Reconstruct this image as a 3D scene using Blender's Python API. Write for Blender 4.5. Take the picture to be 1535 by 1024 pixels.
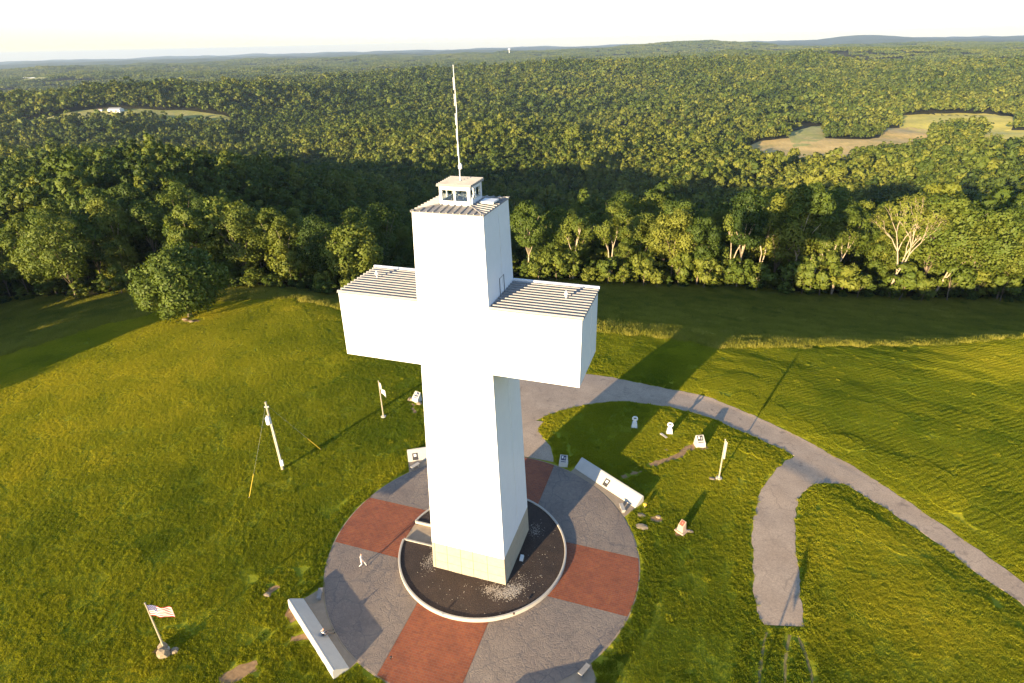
import bpy, bmesh, math, random
import numpy as np
from mathutils import Vector, Matrix
for o in list(bpy.data.objects): bpy.data.objects.remove(o)
sc = bpy.context.scene
COL = sc.collection
rnd = random.Random(7)
R = math.radians

# ---------------------------------------------------------------- camera
cam = bpy.data.cameras.new('camera'); camo = bpy.data.objects.new('camera', cam); COL.objects.link(camo); sc.camera = camo
CAM = Vector((17.0653, -39.09, 44.0559)); YAW, PITCH, ROLL = -0.3327, 0.466, -0.026
_f = Vector((math.sin(YAW)*math.cos(PITCH), math.cos(YAW)*math.cos(PITCH), -math.sin(PITCH)))
_r = Vector((math.cos(YAW), -math.sin(YAW), 0)); _u = _r.cross(_f)
_r2 = _r*math.cos(ROLL)+_u*math.sin(ROLL); _u2 = _u*math.cos(ROLL)-_r*math.sin(ROLL)
camo.matrix_world = Matrix(((_r2.x, _u2.x, -_f.x, CAM.x), (_r2.y, _u2.y, -_f.y, CAM.y), (_r2.z, _u2.z, -_f.z, CAM.z), (0, 0, 0, 1)))
cam.sensor_width = 36; cam.lens = 888.41/1535*36; cam.clip_start = .5; cam.clip_end = 90000

# ---------------------------------------------------------------- sky, sun, exposure
HAZE = .000042
SUN_AZ, SUN_EL = 197.1, 10.2            # bearing of the sun (clockwise from +y) and height, degrees
w = bpy.data.worlds.new('World'); sc.world = w; w.use_nodes = True
nt = w.node_tree; bg = nt.nodes['Background']
sky = nt.nodes.new('ShaderNodeTexSky'); sky.sky_type = 'NISHITA'; sky.sun_disc = False
sky.sun_elevation = R(SUN_EL); sky.sun_rotation = R(SUN_AZ); sky.altitude = 300; sky.air_density = 1.0; sky.dust_density = 0.3; sky.ozone_density = 2.0
tn = nt.nodes.new('ShaderNodeMix'); tn.data_type = 'RGBA'; tn.blend_type = 'MULTIPLY'; tn.inputs[0].default_value = 1; tn.inputs[7].default_value = (.95, .945, 1.07, 1)
nt.links.new(sky.outputs[0], tn.inputs[6]); nt.links.new(tn.outputs[2], bg.inputs[0]); bg.inputs[1].default_value = 0.115
sl = bpy.data.lights.new('sun', 'SUN'); slo = bpy.data.objects.new('sun', sl); COL.objects.link(slo)
sl.energy = 5.0; sl.angle = R(.53); sl.color = (1.0, .785, .485)
_d = Vector((-math.sin(R(SUN_AZ))*math.cos(R(SUN_EL)), -math.cos(R(SUN_AZ))*math.cos(R(SUN_EL)), -math.sin(R(SUN_EL))))
slo.rotation_euler = _d.to_track_quat('-Z', 'Y').to_euler(); slo.location = (-30, -90, 90)
sc.view_settings.view_transform = 'Standard'; sc.view_settings.look = 'None'; sc.view_settings.gamma = 1
sc.view_settings.use_curve_mapping = False
sc.view_settings.exposure = 1.6
sc.render.engine = 'CYCLES'
sc.cycles.max_bounces = 6; sc.cycles.diffuse_bounces = 3; sc.cycles.transmission_bounces = 4; sc.cycles.volume_bounces = 1
sc.cycles.transparent_max_bounces = 8

# ---------------------------------------------------------------- terrain
def _hash(ix, iy, s):
    h = (ix.astype(np.int64)*374761393 + iy.astype(np.int64)*668265263 + s*1274126177) & 0xFFFFFFFF
    h = ((h ^ (h >> 13))*1274126177) & 0xFFFFFFFF
    return ((h ^ (h >> 16)) & 0xFFFF)/65535.0
def vnoise(x, y, s=0):
    ix = np.floor(x); iy = np.floor(y); fx = x-ix; fy = y-iy
    fx = fx*fx*fx*(fx*(fx*6-15)+10); fy = fy*fy*fy*(fy*(fy*6-15)+10)
    a = _hash(ix, iy, s); b = _hash(ix+1, iy, s); c = _hash(ix, iy+1, s); d = _hash(ix+1, iy+1, s)
    return (a*(1-fx)+b*fx)*(1-fy)+(c*(1-fx)+d*fx)*fy
def fbm(x, y, o=4, s=0):
    t = 0; a = .5
    for i in range(o):
        t = t + a*(vnoise(x, y, s+i)-.5)*2; x = x*2.03+17.1; y = y*2.03-9.7; a *= .5
    return t
def sstep(a, b, x):
    t = np.clip((x-a)/(b-a), 0, 1); return t*t*(3-2*t)
def smax(a, b, k):
    h = np.clip(.5+.5*(a-b)/k, 0, 1); return b*(1-h)+a*h+k*h*(1-h)
# brow of the knoll: bearing (deg, clockwise from +y) -> radius
BROW_A = np.array([-180, -150, -110, -92, -84, -72, -60, -50, -44, -20, 0, 12, 20, 29, 35, 40, 44, 55, 80, 120, 150, 180.])
BROW_R = np.array([130, 120, 110, 100, 96, 95, 92, 84, 71, 57, 55, 57, 58, 66, 75, 86, 100, 115, 130, 150, 140, 130.])
SLOPE_S = np.array([0, 4, 9, 30, 60, 90, 140, 260, 500, 4000.])
SLOPE_V = np.array([.085, .17, .225, .20, .17, .2, .30, .32, .25, .25])
SLOPE_X = np.concatenate([np.arange(0, 100, .5), np.arange(100, 4001, 5.)])
SLOPE_Z = np.concatenate([[0], np.cumsum(np.interp((SLOPE_X[1:]+SLOPE_X[:-1])/2, SLOPE_S, SLOPE_V)*np.diff(SLOPE_X))])
def brow(x, y):
    a = np.degrees(np.arctan2(x, y)); return np.interp(a, BROW_A, BROW_R)
SPUR = [(-70, 20, -5), (-115, 60, -9), (-170, 100, -9), (-270, 170, -15), (-420, 270, -38), (-640, 420, -60)]
def spur(x, y, line):
    best = np.full_like(x, -1e3)
    for (x0, y0, z0), (x1, y1, z1) in zip(line[:-1], line[1:]):
        dx, dy = x1-x0, y1-y0; t = np.clip(((x-x0)*dx+(y-y0)*dy)/(dx*dx+dy*dy), 0, 1)
        d = np.hypot(x-x0-t*dx, y-y0-t*dy); z = z0+t*(z1-z0)
        best = np.maximum(best, z-np.where(d < 60, d*d*.0025, 9+.30*(d-60)))
    return best
HILLS = [(-1260, 965, 82, 640, 290, 52), (190, 680, 9, 220, 80, 12), (-420, 860, 20, 260, 90, -20), (-725, 2243, 62, 1500, 480, 14), (900, 4200, 50, 1500, 600, -10), (-3300, 2600, 30, 900, 500, 30), (2750, 16500, 120, 1300, 1500, 0), (-700, 7800, 60, 2600, 900, 5), (3800, 6500, 40, 2000, 900, 0)]   # x, y, height, rx, ry, rot(deg)
SPUR_R = [(92, 122, -18), (152, 175, -24), (232, 265, -43), (340, 410, -80)]
def height(x, y):
    x = np.asarray(x, float); y = np.asarray(y, float)
    r = np.hypot(x, y)+1e-6; R = brow(x, y); s = r-R
    u = np.clip((r-17)/(R-17), 0, 1)
    zin = -2.4*u**2
    so = np.maximum(s, 0)
    zout = -np.interp(so, SLOPE_X, SLOPE_Z)
    hill = zin+np.where(s > 0, zout, 0)
    D = np.hypot(x-17, y+39)
    amp = sstep(250, 1500, D)
    floor = -98 + amp*(42*fbm(x/1500+3.3, y/1500+1.7, 3, 5)) + sstep(200, 900, D)*(23*fbm(x/290, y/290, 3, 31)+33*fbm(x/720+9, y/720+2, 2, 37)*sstep(500, 1500, D))
    for hx, hy, hz, rx, ry, ro in HILLS:
        c, sn = np.cos(np.radians(ro)), np.sin(np.radians(ro)); dx = x-hx; dy = y-hy
        q = ((dx*c+dy*sn)/rx)**2+((-dx*sn+dy*c)/ry)**2
        floor = floor+hz*np.exp(-q)
    hill = hill+12*np.exp(-(np.abs((x+108)*.956-(y+18)*.294)/18)**4-(((x+108)*.294+(y+18)*.956)/22)**2)  # unseen mound added left of the frame, shaped to shade the lawn edge
    z = smax(smax(hill, spur(x, y, SPUR), 8), spur(x, y, SPUR_R), 4)
    z = smax(z, floor, 30)
    return z
# ---------------------------------------------------------------- end terrain
# roads cut into the lawn (centre lines), and the small relief of the mown ground
ROAD_MAIN = [((-9, 22), (-9, 36.5)), ((-4, 21.5), (-4, 37.4)), ((-1.52, 22.5), (1.9, 37.7)), ((0.6, 25.7), (5.5, 37.7)), ((4.3, 28.9), (10.3, 37.4)), ((9.3, 31.6), (15, 37.1)), ((14.6, 32.1), (19.7, 36.4)),
             ((19.9, 30.9), (25.7, 32.8)), ((24.8, 28.1), (31, 29.2)), ((30, 25.1), (36.8, 24.3)), ((34.5, 21.4), (40, 20.8)), ((38.3, 18.1), (42.5, 17.9)), ((41.7, 14.8), (45.4, 14.6)), ((44.1, 11.6), (47.9, 11.3)), ((46.9, 8.5), (50.6, 7.2)), ((51, 2), (55, 1))]
ROAD_SPUR = [((32, 27.2), (37.0, 23.2)), ((30.04, 25.1), (35.6, 21.4)), ((28.6, 22.9), (33.2, 20.9)), ((27.4, 20.4), (31.1, 19.4)), ((26.3, 18), (29.9, 17.4)), ((25.5, 15.7), (29.4, 15.9)), ((24.9, 10.9), (28.84, 12.1)), ((24.79, 6.3), (28.7, 6.7)), ((24.85, .2), (28.74, 2.1)), ((25.7, -1.0), (28.6, -.5))]
def polyline_dist(x, y, pts):
    b = np.full(np.shape(x), 1e9)
    for (x0, y0), (x1, y1) in zip(pts[:-1], pts[1:]):
        dx, dy = x1-x0, y1-y0; t = np.clip(((x-x0)*dx+(y-y0)*dy)/(dx*dx+dy*dy), 0, 1)
        b = np.minimum(b, np.hypot(x-x0-t*dx, y-y0-t*dy))
    return b
ROAD_C = [((a[0]+b[0])/2, (a[1]+b[1])/2) for a, b in ROAD_MAIN[5:]]
def H(x, y):
    x = np.asarray(x, float); y = np.asarray(y, float)
    z = height(x, y); r = np.hypot(x, y)
    m = sstep(19, 30, r)*(1-sstep(400, 900, r))
    z = z + m*(.035*fbm(x/5.1, y/5.1, 2, 11)+.11*fbm(x/17, y/17, 2, 13))
    # swath ridges of the hay ground past the road
    f = sstep(0, 12, (x-14)*.62+(y-38)*.78)*m*(1-sstep(0, 14, r-brow(x, y)))
    u = x*.35+y*.94+1.6*fbm(x/19, y/19, 2, 3); v = x*.94-y*.35
    z = z + f*(.10*fbm(u/2.2, v/30, 2, 21)+.20*fbm(u/7.5+4, v/26, 2, 23))
    # the mown edge stands a little below the uncut grass at the brow
    return z - .34*(1-sstep(1.4, 5.8, polyline_dist(x, y, ROAD_C)))*sstep(20, 24, r)
def h1(x, y): return float(H(np.array([x]), np.array([y]))[0])

# ---------------------------------------------------------------- materials
def mat(name):
    m = bpy.data.materials.new(name); m.use_nodes = True; nt = m.node_tree
    return m, nt, nt.nodes['Principled BSDF']
def N(nt, t, **k):
    n = nt.nodes.new(t)
    for a, v in k.items():
        if a == 'inp':
            for i, x in v.items(): n.inputs[i].default_value = x
        else: setattr(n, a, v)
    return n
def ramp(nt, fac, stops):
    r = N(nt, 'ShaderNodeValToRGB'); e = r.color_ramp.elements
    while len(e) < len(stops): e.new(.5)
    for q, (p, c) in zip(e, stops): q.position = p; q.color = (*c, 1)
    nt.links.new(fac, r.inputs[0]); return r.outputs[0]
def noise(nt, scale, detail=3, rough=.55, coord='Object', vec=None, stretch=None):
    t = N(nt, 'ShaderNodeTexCoord'); n = N(nt, 'ShaderNodeTexNoise', inp={'Scale': scale, 'Detail': detail, 'Roughness': rough})
    src = t.outputs[coord] if vec is None else vec
    if stretch:
        mp = N(nt, 'ShaderNodeMapping'); mp.inputs['Scale'].default_value = stretch; nt.links.new(src, mp.inputs[0]); src = mp.outputs[0]
    nt.links.new(src, n.inputs['Vector']); return n.outputs['Fac']
def geo_pos(nt): return N(nt, 'ShaderNodeNewGeometry').outputs['Position']
def mix(nt, a, b, fac, mode='MIX'):
    m = N(nt, 'ShaderNodeMix', data_type='RGBA', blend_type=mode)
    for s, v in ((m.inputs[0], fac), (m.inputs[6], a), (m.inputs[7], b)):
        if hasattr(v, 'is_linked'): nt.links.new(v, s)
        else: s.default_value = v if not isinstance(v, tuple) or len(v) == 4 else (*v, 1)
    return m.outputs[2]
def bump(nt, hgt, strength, dist, b):
    n = N(nt, 'ShaderNodeBump', inp={'Strength': strength, 'Distance': dist}); nt.links.new(hgt, n.inputs['Height']); nt.links.new(n.outputs[0], b.inputs['Normal'])
def simple(name, c, rough=.7, var=.12, scale=6, metal=0, bmp=.0):
    m, nt, b = mat(name); n = noise(nt, scale, 5, .6)
    d = tuple(max(0, x*(1-var)) for x in c); l = tuple(min(1, x*(1+var)) for x in c)
    nt.links.new(ramp(nt, n, [(.3, d), (.7, l)]), b.inputs['Base Color']); b.inputs['Roughness'].default_value = rough; b.inputs['Metallic'].default_value = metal
    if bmp: bump(nt, n, bmp, .02, b)
    return m
M = {}
M['white'] = simple('white_enamel', (.80, .80, .79), .45, .025, 1.2)
M['trim'] = simple('white_trim', (.78, .77, .74), .5, .05, 3)
M['shadeconc'] = simple('shade_dark_concrete', (.27, .25, .22), .85, .1, 3)
M['stone'] = simple('tan_stone_panel', (.38, .325, .235), .8, .09, 2.2, bmp=.25)
M['joint'] = simple('dark_joint', (.05, .042, .03), .95)
M['roofmetal'] = simple('weathered_roof_metal', (.255, .24, .22), .55, .14, 2.5)
M['concrete'] = simple('pale_concrete', (.47, .42, .34), .85, .08, 2.5, bmp=.2)
M['wall'] = simple('painted_concrete', (.50, .47, .41), .8, .05, 1.5, bmp=.1)
M['tan'] = simple('tan_concrete', (.36, .27, .175), .9, .12, 2.0, bmp=.2)
M['steel'] = simple('galvanised_steel', (.45, .45, .43), .4, .1, 5)
M['paleplastic'] = simple('white_plastic', (.75, .74, .70), .4, .04, 5)
M['wood'] = simple('grey_pole_wood', (.40, .33, .23), .85, .2, 4)
M['polewhite'] = simple('white_pole_paint', (.42, .36, .25), .5, .08, 5)
M['yellow'] = simple('yellow_plastic', (.62, .42, .03), .5, .06, 4)
M['dark'] = simple('dark_bronze_plaque', (.055, .05, .045), .4, .2, 4)
M['bluedark'] = simple('blue_black_panel', (.03, .04, .08), .35, .2, 4)
M['granite'] = simple('pink_granite', (.46, .33, .24), .7, .18, 9)
M['redplaque'] = simple('red_bronze_plaque', (.26, .085, .05), .5, .15, 6)
M['black'] = simple('black_rubber', (.02, .02, .02), .7)
M['boulder'] = simple('sandstone_boulder', (.28, .215, .135), .95, .28, 2.2, bmp=.5)
M['dirt'] = simple('bare_clay', (.34, .20, .085), 1.0, .28, 3.0, bmp=.6)
M['rut'] = simple('worn_rut_soil', (.20, .165, .05), 1.0, .4, 2.5, bmp=.6)
M['barn'] = simple('white_sheet_metal', (.7, .7, .68), .6)
M['greyroof'] = simple('grey_sheet_roof', (.30, .31, .32), .6)
M['brownroof'] = simple('brown_shingle_roof', (.13, .09, .065), .8)
M['skin'] = simple('skin', (.47, .27, .18), .6, .05, 8)
M['hair'] = simple('dark_red_hair', (.014, .006, .005), .6, .2, 20)
M['brownhair'] = simple('brown_hair', (.07, .03, .015), .6, .2, 20)
M['cloth_white'] = simple('white_cloth', (.72, .66, .60), .9, .06, 9)
M['cloth_dark'] = simple('dark_cloth', (.035, .02, .03), .9, .1, 9)
M['cloth_tan'] = simple('tan_cloth', (.30, .22, .14), .9, .1, 9)
M['bark'] = simple('grey_brown_bark', (.22, .165, .105), .95, .3, 3, bmp=.6)
M['palebark'] = simple('pale_bark', (.44, .35, .23), .9, .2, 2.5, bmp=.4)
m, nt, b = mat('window_glass'); b.inputs['Base Color'].default_value = (.75, .8, .8, 1); b.inputs['Roughness'].default_value = .03; b.inputs['Transmission Weight'].default_value = 1; b.inputs['IOR'].default_value = 1.05; M['glass'] = m

# asphalt: worn, pale and pinkish with cracks and stains
m, nt, b = mat('worn_asphalt'); p = geo_pos(nt)
a = noise(nt, .35, 5, .6, vec=p); c2 = noise(nt, 7, 4, .7, vec=p); st = noise(nt, .8, 6, .62, vec=p, stretch=(1, 1, 1))
base = ramp(nt, a, [(.3, (.40, .29, .195)), (.7, (.52, .385, .262))])
base = mix(nt, base, (.16, .12, .09), ramp(nt, st, [(.60, (0, 0, 0)), (.72, (.65, .65, .65))]))
base = mix(nt, base, ramp(nt, c2, [(.35, (.55, .55, .55)), (.65, (1.15, 1.13, 1.1))]), .55, 'MULTIPLY')
vo = N(nt, 'ShaderNodeTexVoronoi', feature='DISTANCE_TO_EDGE', inp={'Scale': .33})
wv = N(nt, 'ShaderNodeTexNoise', inp={'Scale': .8, 'Detail': 4}); nt.links.new(p, wv.inputs['Vector'])
vadd = N(nt, 'ShaderNodeVectorMath', operation='MULTIPLY_ADD'); nt.links.new(wv.outputs['Color'], vadd.inputs[0]); vadd.inputs[1].default_value = (1.6, 1.6, 0); nt.links.new(p, vadd.inputs[2]); nt.links.new(vadd.outputs[0], vo.inputs['Vector'])
base = mix(nt, base, (.09, .07, .055), ramp(nt, vo.outputs['Distance'], [(0, (.4, .4, .4)), (.010, (0, 0, 0))]))
nt.links.new(base, b.inputs['Base Color']); b.inputs['Roughness'].default_value = .95; bump(nt, c2, .5, .03, b); M['asphalt'] = m

# stamped grey concrete
m, nt, b = mat('stamped_grey_concrete'); p = geo_pos(nt)
wv = N(nt, 'ShaderNodeTexNoise', inp={'Scale': 1.1, 'Detail': 3}); nt.links.new(p, wv.inputs['Vector'])
va = N(nt, 'ShaderNodeVectorMath', operation='MULTIPLY_ADD'); nt.links.new(wv.outputs['Color'], va.inputs[0]); va.inputs[1].default_value = (.9, .9, 0); nt.links.new(p, va.inputs[2])
vo = N(nt, 'ShaderNodeTexVoronoi', feature='DISTANCE_TO_EDGE', inp={'Scale': 4.2}); nt.links.new(va.outputs[0], vo.inputs['Vector'])
vc = N(nt, 'ShaderNodeTexVoronoi', inp={'Scale': 4.2}); nt.links.new(va.outputs[0], vc.inputs['Vector'])
cr = N(nt, 'ShaderNodeTexVoronoi', feature='DISTANCE_TO_EDGE', inp={'Scale': .42}); nt.links.new(va.outputs[0], cr.inputs['Vector'])
tone = noise(nt, .22, 4, .6, vec=p)
base = ramp(nt, tone, [(.3, (.195, .150, .118)), (.7, (.28, .218, .160))])
sep = N(nt, 'ShaderNodeSeparateColor'); nt.links.new(vc.outputs['Color'], sep.inputs[0])
base = mix(nt, base, ramp(nt, sep.outputs[0], [(0, (.88, .87, .88)), (1, (1.1, 1.09, 1.07))]), .8, 'MULTIPLY')
base = mix(nt, base, (.12, .10, .09), ramp(nt, vo.outputs['Distance'], [(0, (.4, .4, .4)), (.06, (0, 0, 0))]))
base = mix(nt, base, (.13, .11, .10), ramp(nt, cr.outputs['Distance'], [(0, (.75, .75, .75)), (.022, (0, 0, 0))]))
base = mix(nt, base, (.10, .085, .075), ramp(nt, noise(nt, .55, 6, .68, vec=p), [(.56, (0, 0, 0)), (.72, (.5, .5, .5))]))
nt.links.new(base, b.inputs['Base Color']); b.inputs['Roughness'].default_value = .85
bump(nt, ramp(nt, vo.outputs['Distance'], [(0, (0, 0, 0)), (.12, (1, 1, 1))]), .6, .03, b); M['stamped'] = m

# red stamped brick
m, nt, b = mat('red_brick_paving'); p = geo_pos(nt)
bt = N(nt, 'ShaderNodeTexBrick', inp={'Scale': 1.0, 'Mortar Size': .012, 'Brick Width': .42, 'Row Height': .21, 'Color1': (.31, .080, .025, 1), 'Color2': (.23, .058, .020, 1), 'Mortar': (.22, .13, .09, 1)}); nt.links.new(p, bt.inputs['Vector'])
n2 = noise(nt, 2.3, 6, .7, vec=p); n3 = noise(nt, .5, 3, .5, vec=p)
base = mix(nt, bt.outputs['Color'], (.36, .125, .035), ramp(nt, n2, [(.5, (0, 0, 0)), (.75, (.75, .75, .75))]))
base = mix(nt, base, ramp(nt, n3, [(.3, (.78, .76, .76)), (.7, (1.1, 1.1, 1.1))]), .8, 'MULTIPLY')
base = mix(nt, base, (.12, .04, .03), ramp(nt, noise(nt, .8, 6, .7, vec=p), [(.56, (0, 0, 0)), (.74, (.6, .6, .6))]))
nt.links.new(base, b.inputs['Base Color']); b.inputs['Roughness'].default_value = .85; bump(nt, bt.outputs['Fac'], -.4, .01, b); M['redbrick'] = m

# mulch
m, nt, b = mat('dark_mulch'); p = geo_pos(nt); a = noise(nt, 9, 4, .75, vec=p); c2 = noise(nt, .7, 3, .5, vec=p)
base = mix(nt, ramp(nt, a, [(.3, (.022, .014, .010)), (.72, (.085, .056, .040))]), ramp(nt, c2, [(.3, (.7, .7, .7)), (.7, (1.2, 1.15, 1.1))]), .8, 'MULTIPLY')
nt.links.new(base, b.inputs['Base Color']); b.inputs['Roughness'].default_value = 1; bump(nt, a, 1, .05, b); M['mulch'] = m
M['pebble'] = simple('pale_pebble', (.40, .34, .27), .9, .3, 12)

# ground: mown turf, uncut grass, forest floor and far woods by place
m, nt, b = mat('turf_and_woodland_floor'); p = geo_pos(nt)
zone = N(nt, 'ShaderNodeAttribute', attribute_name='zone'); sep = N(nt, 'ShaderNodeSeparateColor'); nt.links.new(zone.outputs['Color'], sep.inputs[0])
g1 = noise(nt, .09, 4, .6, vec=p); g2 = noise(nt, 1.4, 6, .72, vec=p); g3 = noise(nt, .45, 4, .6, vec=p)
lawn = ramp(nt, g1, [(.32, (.15, .185, .014)), (.5, (.29, .295, .019)), (.68, (.41, .355, .029))])
lawn = mix(nt, lawn, ramp(nt, g2, [(.3, (.72, .76, .7)), (.7, (1.18, 1.15, 1.1))]), .85, 'MULTIPLY')
lawn = mix(nt, lawn, (.16, .11, .04), ramp(nt, g3, [(.66, (0, 0, 0)), (.8, (.5, .5, .5))]))
wild = mix(nt, (.055, .062, .015), (.12, .105, .03), g2)
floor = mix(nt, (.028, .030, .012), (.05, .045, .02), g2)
f1 = noise(nt, .05, 5, .75, vec=p); f2 = noise(nt, .0035, 4, .6, vec=p)
far = mix(nt, ramp(nt, f1, [(.35, (.045, .060, .016)), (.65, (.10, .115, .028))]), ramp(nt, f2, [(.35, (.75, .8, .8)), (.65, (1.2, 1.15, .95))]), .8, 'MULTIPLY')
f3 = noise(nt, .0016, 5, .7, vec=p); far = mix(nt, far, (.20, .18, .075), ramp(nt, f3, [(.63, (0, 0, 0)), (.655, (.7, .7, .7))]))
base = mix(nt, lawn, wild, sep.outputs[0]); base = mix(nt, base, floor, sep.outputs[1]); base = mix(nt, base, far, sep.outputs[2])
nt.links.new(base, b.inputs['Base Color']); b.inputs['Roughness'].default_value = 1; b.inputs['Specular IOR Level'].default_value = .1
bh = mix(nt, g2, f1, sep.outputs[2]); bd = N(nt, 'ShaderNodeMath', operation='MULTIPLY_ADD'); nt.links.new(sep.outputs[2], bd.inputs[0]); bd.inputs[1].default_value = 12; bd.inputs[2].default_value = .12
bn = N(nt, 'ShaderNodeBump', inp={'Strength': .7}); nt.links.new(bh, bn.inputs['Height']); nt.links.new(bd.outputs[0], bn.inputs['Distance']); nt.links.new(bn.outputs[0], b.inputs['Normal'])
M['ground'] = m

def leafmat(name, dark, mid, light, trans=.35, inst='INSTANCER', spec=.25):
    m, nt, b = mat(name)
    at = N(nt, 'ShaderNodeAttribute', attribute_name='tint', attribute_type=inst)
    lv = N(nt, 'ShaderNodeAttribute', attribute_name='lv')
    k = N(nt, 'ShaderNodeMath', operation='MULTIPLY_ADD', inp={1: .36}); nt.links.new(lv.outputs['Fac'], k.inputs[0]); nt.links.new(at.outputs['Fac'], k.inputs[2])
    k2 = N(nt, 'ShaderNodeMath', operation='SUBTRACT', inp={1: .18}); nt.links.new(k.outputs[0], k2.inputs[0])
    c = ramp(nt, k2.outputs[0], [(0.0, dark), (.5, mid), (1.0, light)])
    nt.links.new(c, b.inputs['Base Color']); b.inputs['Roughness'].default_value = .6; b.inputs['Specular IOR Level'].default_value = spec
    t = N(nt, 'ShaderNodeBsdfTranslucent'); nt.links.new(mix(nt, c, (1.25, 1.2, .55), 1, 'MULTIPLY'), t.inputs[0])
    mx = N(nt, 'ShaderNodeMixShader', inp={0: trans}); nt.links.new(b.outputs[0], mx.inputs[1]); nt.links.new(t.outputs[0], mx.inputs[2])
    nt.links.new(mx.outputs[0], nt.nodes['Material Output'].inputs[0]); return m
M['leaf'] = leafmat('broad_leaves', (.032, .060, .010), (.098, .138, .017), (.215, .225, .030), .28)
M['grass'] = leafmat('grass_blades', (.135, .185, .012), (.335, .335, .020), (.52, .445, .032), .45, spec=.1)
M['tallgrass'] = leafmat('uncut_grass_blades', (.15, .165, .022), (.29, .275, .038), (.44, .37, .075), .4, spec=.1)
def fieldmat(name, c1, c2, c3):
    m, nt, b = mat(name); p = geo_pos(nt); a = noise(nt, .03, 5, .65, vec=p); d = noise(nt, .25, 4, .6, vec=p, stretch=(1, .15, 1))
    base = mix(nt, ramp(nt, a, [(.3, c1), (.5, c2), (.7, c3)]), ramp(nt, d, [(.3, (.8, .8, .8)), (.7, (1.15, 1.15, 1.1))]), .7, 'MULTIPLY')
    nt.links.new(base, b.inputs['Base Color']); b.inputs['Roughness'].default_value = 1; bump(nt, d, .6, .5, b); return m
M['hay'] = fieldmat('cut_hay_field', (.36, .29, .07), (.56, .38, .12), (.64, .46, .16))
M['pasture'] = fieldmat('green_pasture', (.24, .26, .05), (.34, .32, .075), (.45, .38, .12))
M['crop'] = fieldmat('yellow_crop_field', (.46, .40, .06), (.58, .48, .075), (.64, .52, .11))

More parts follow.
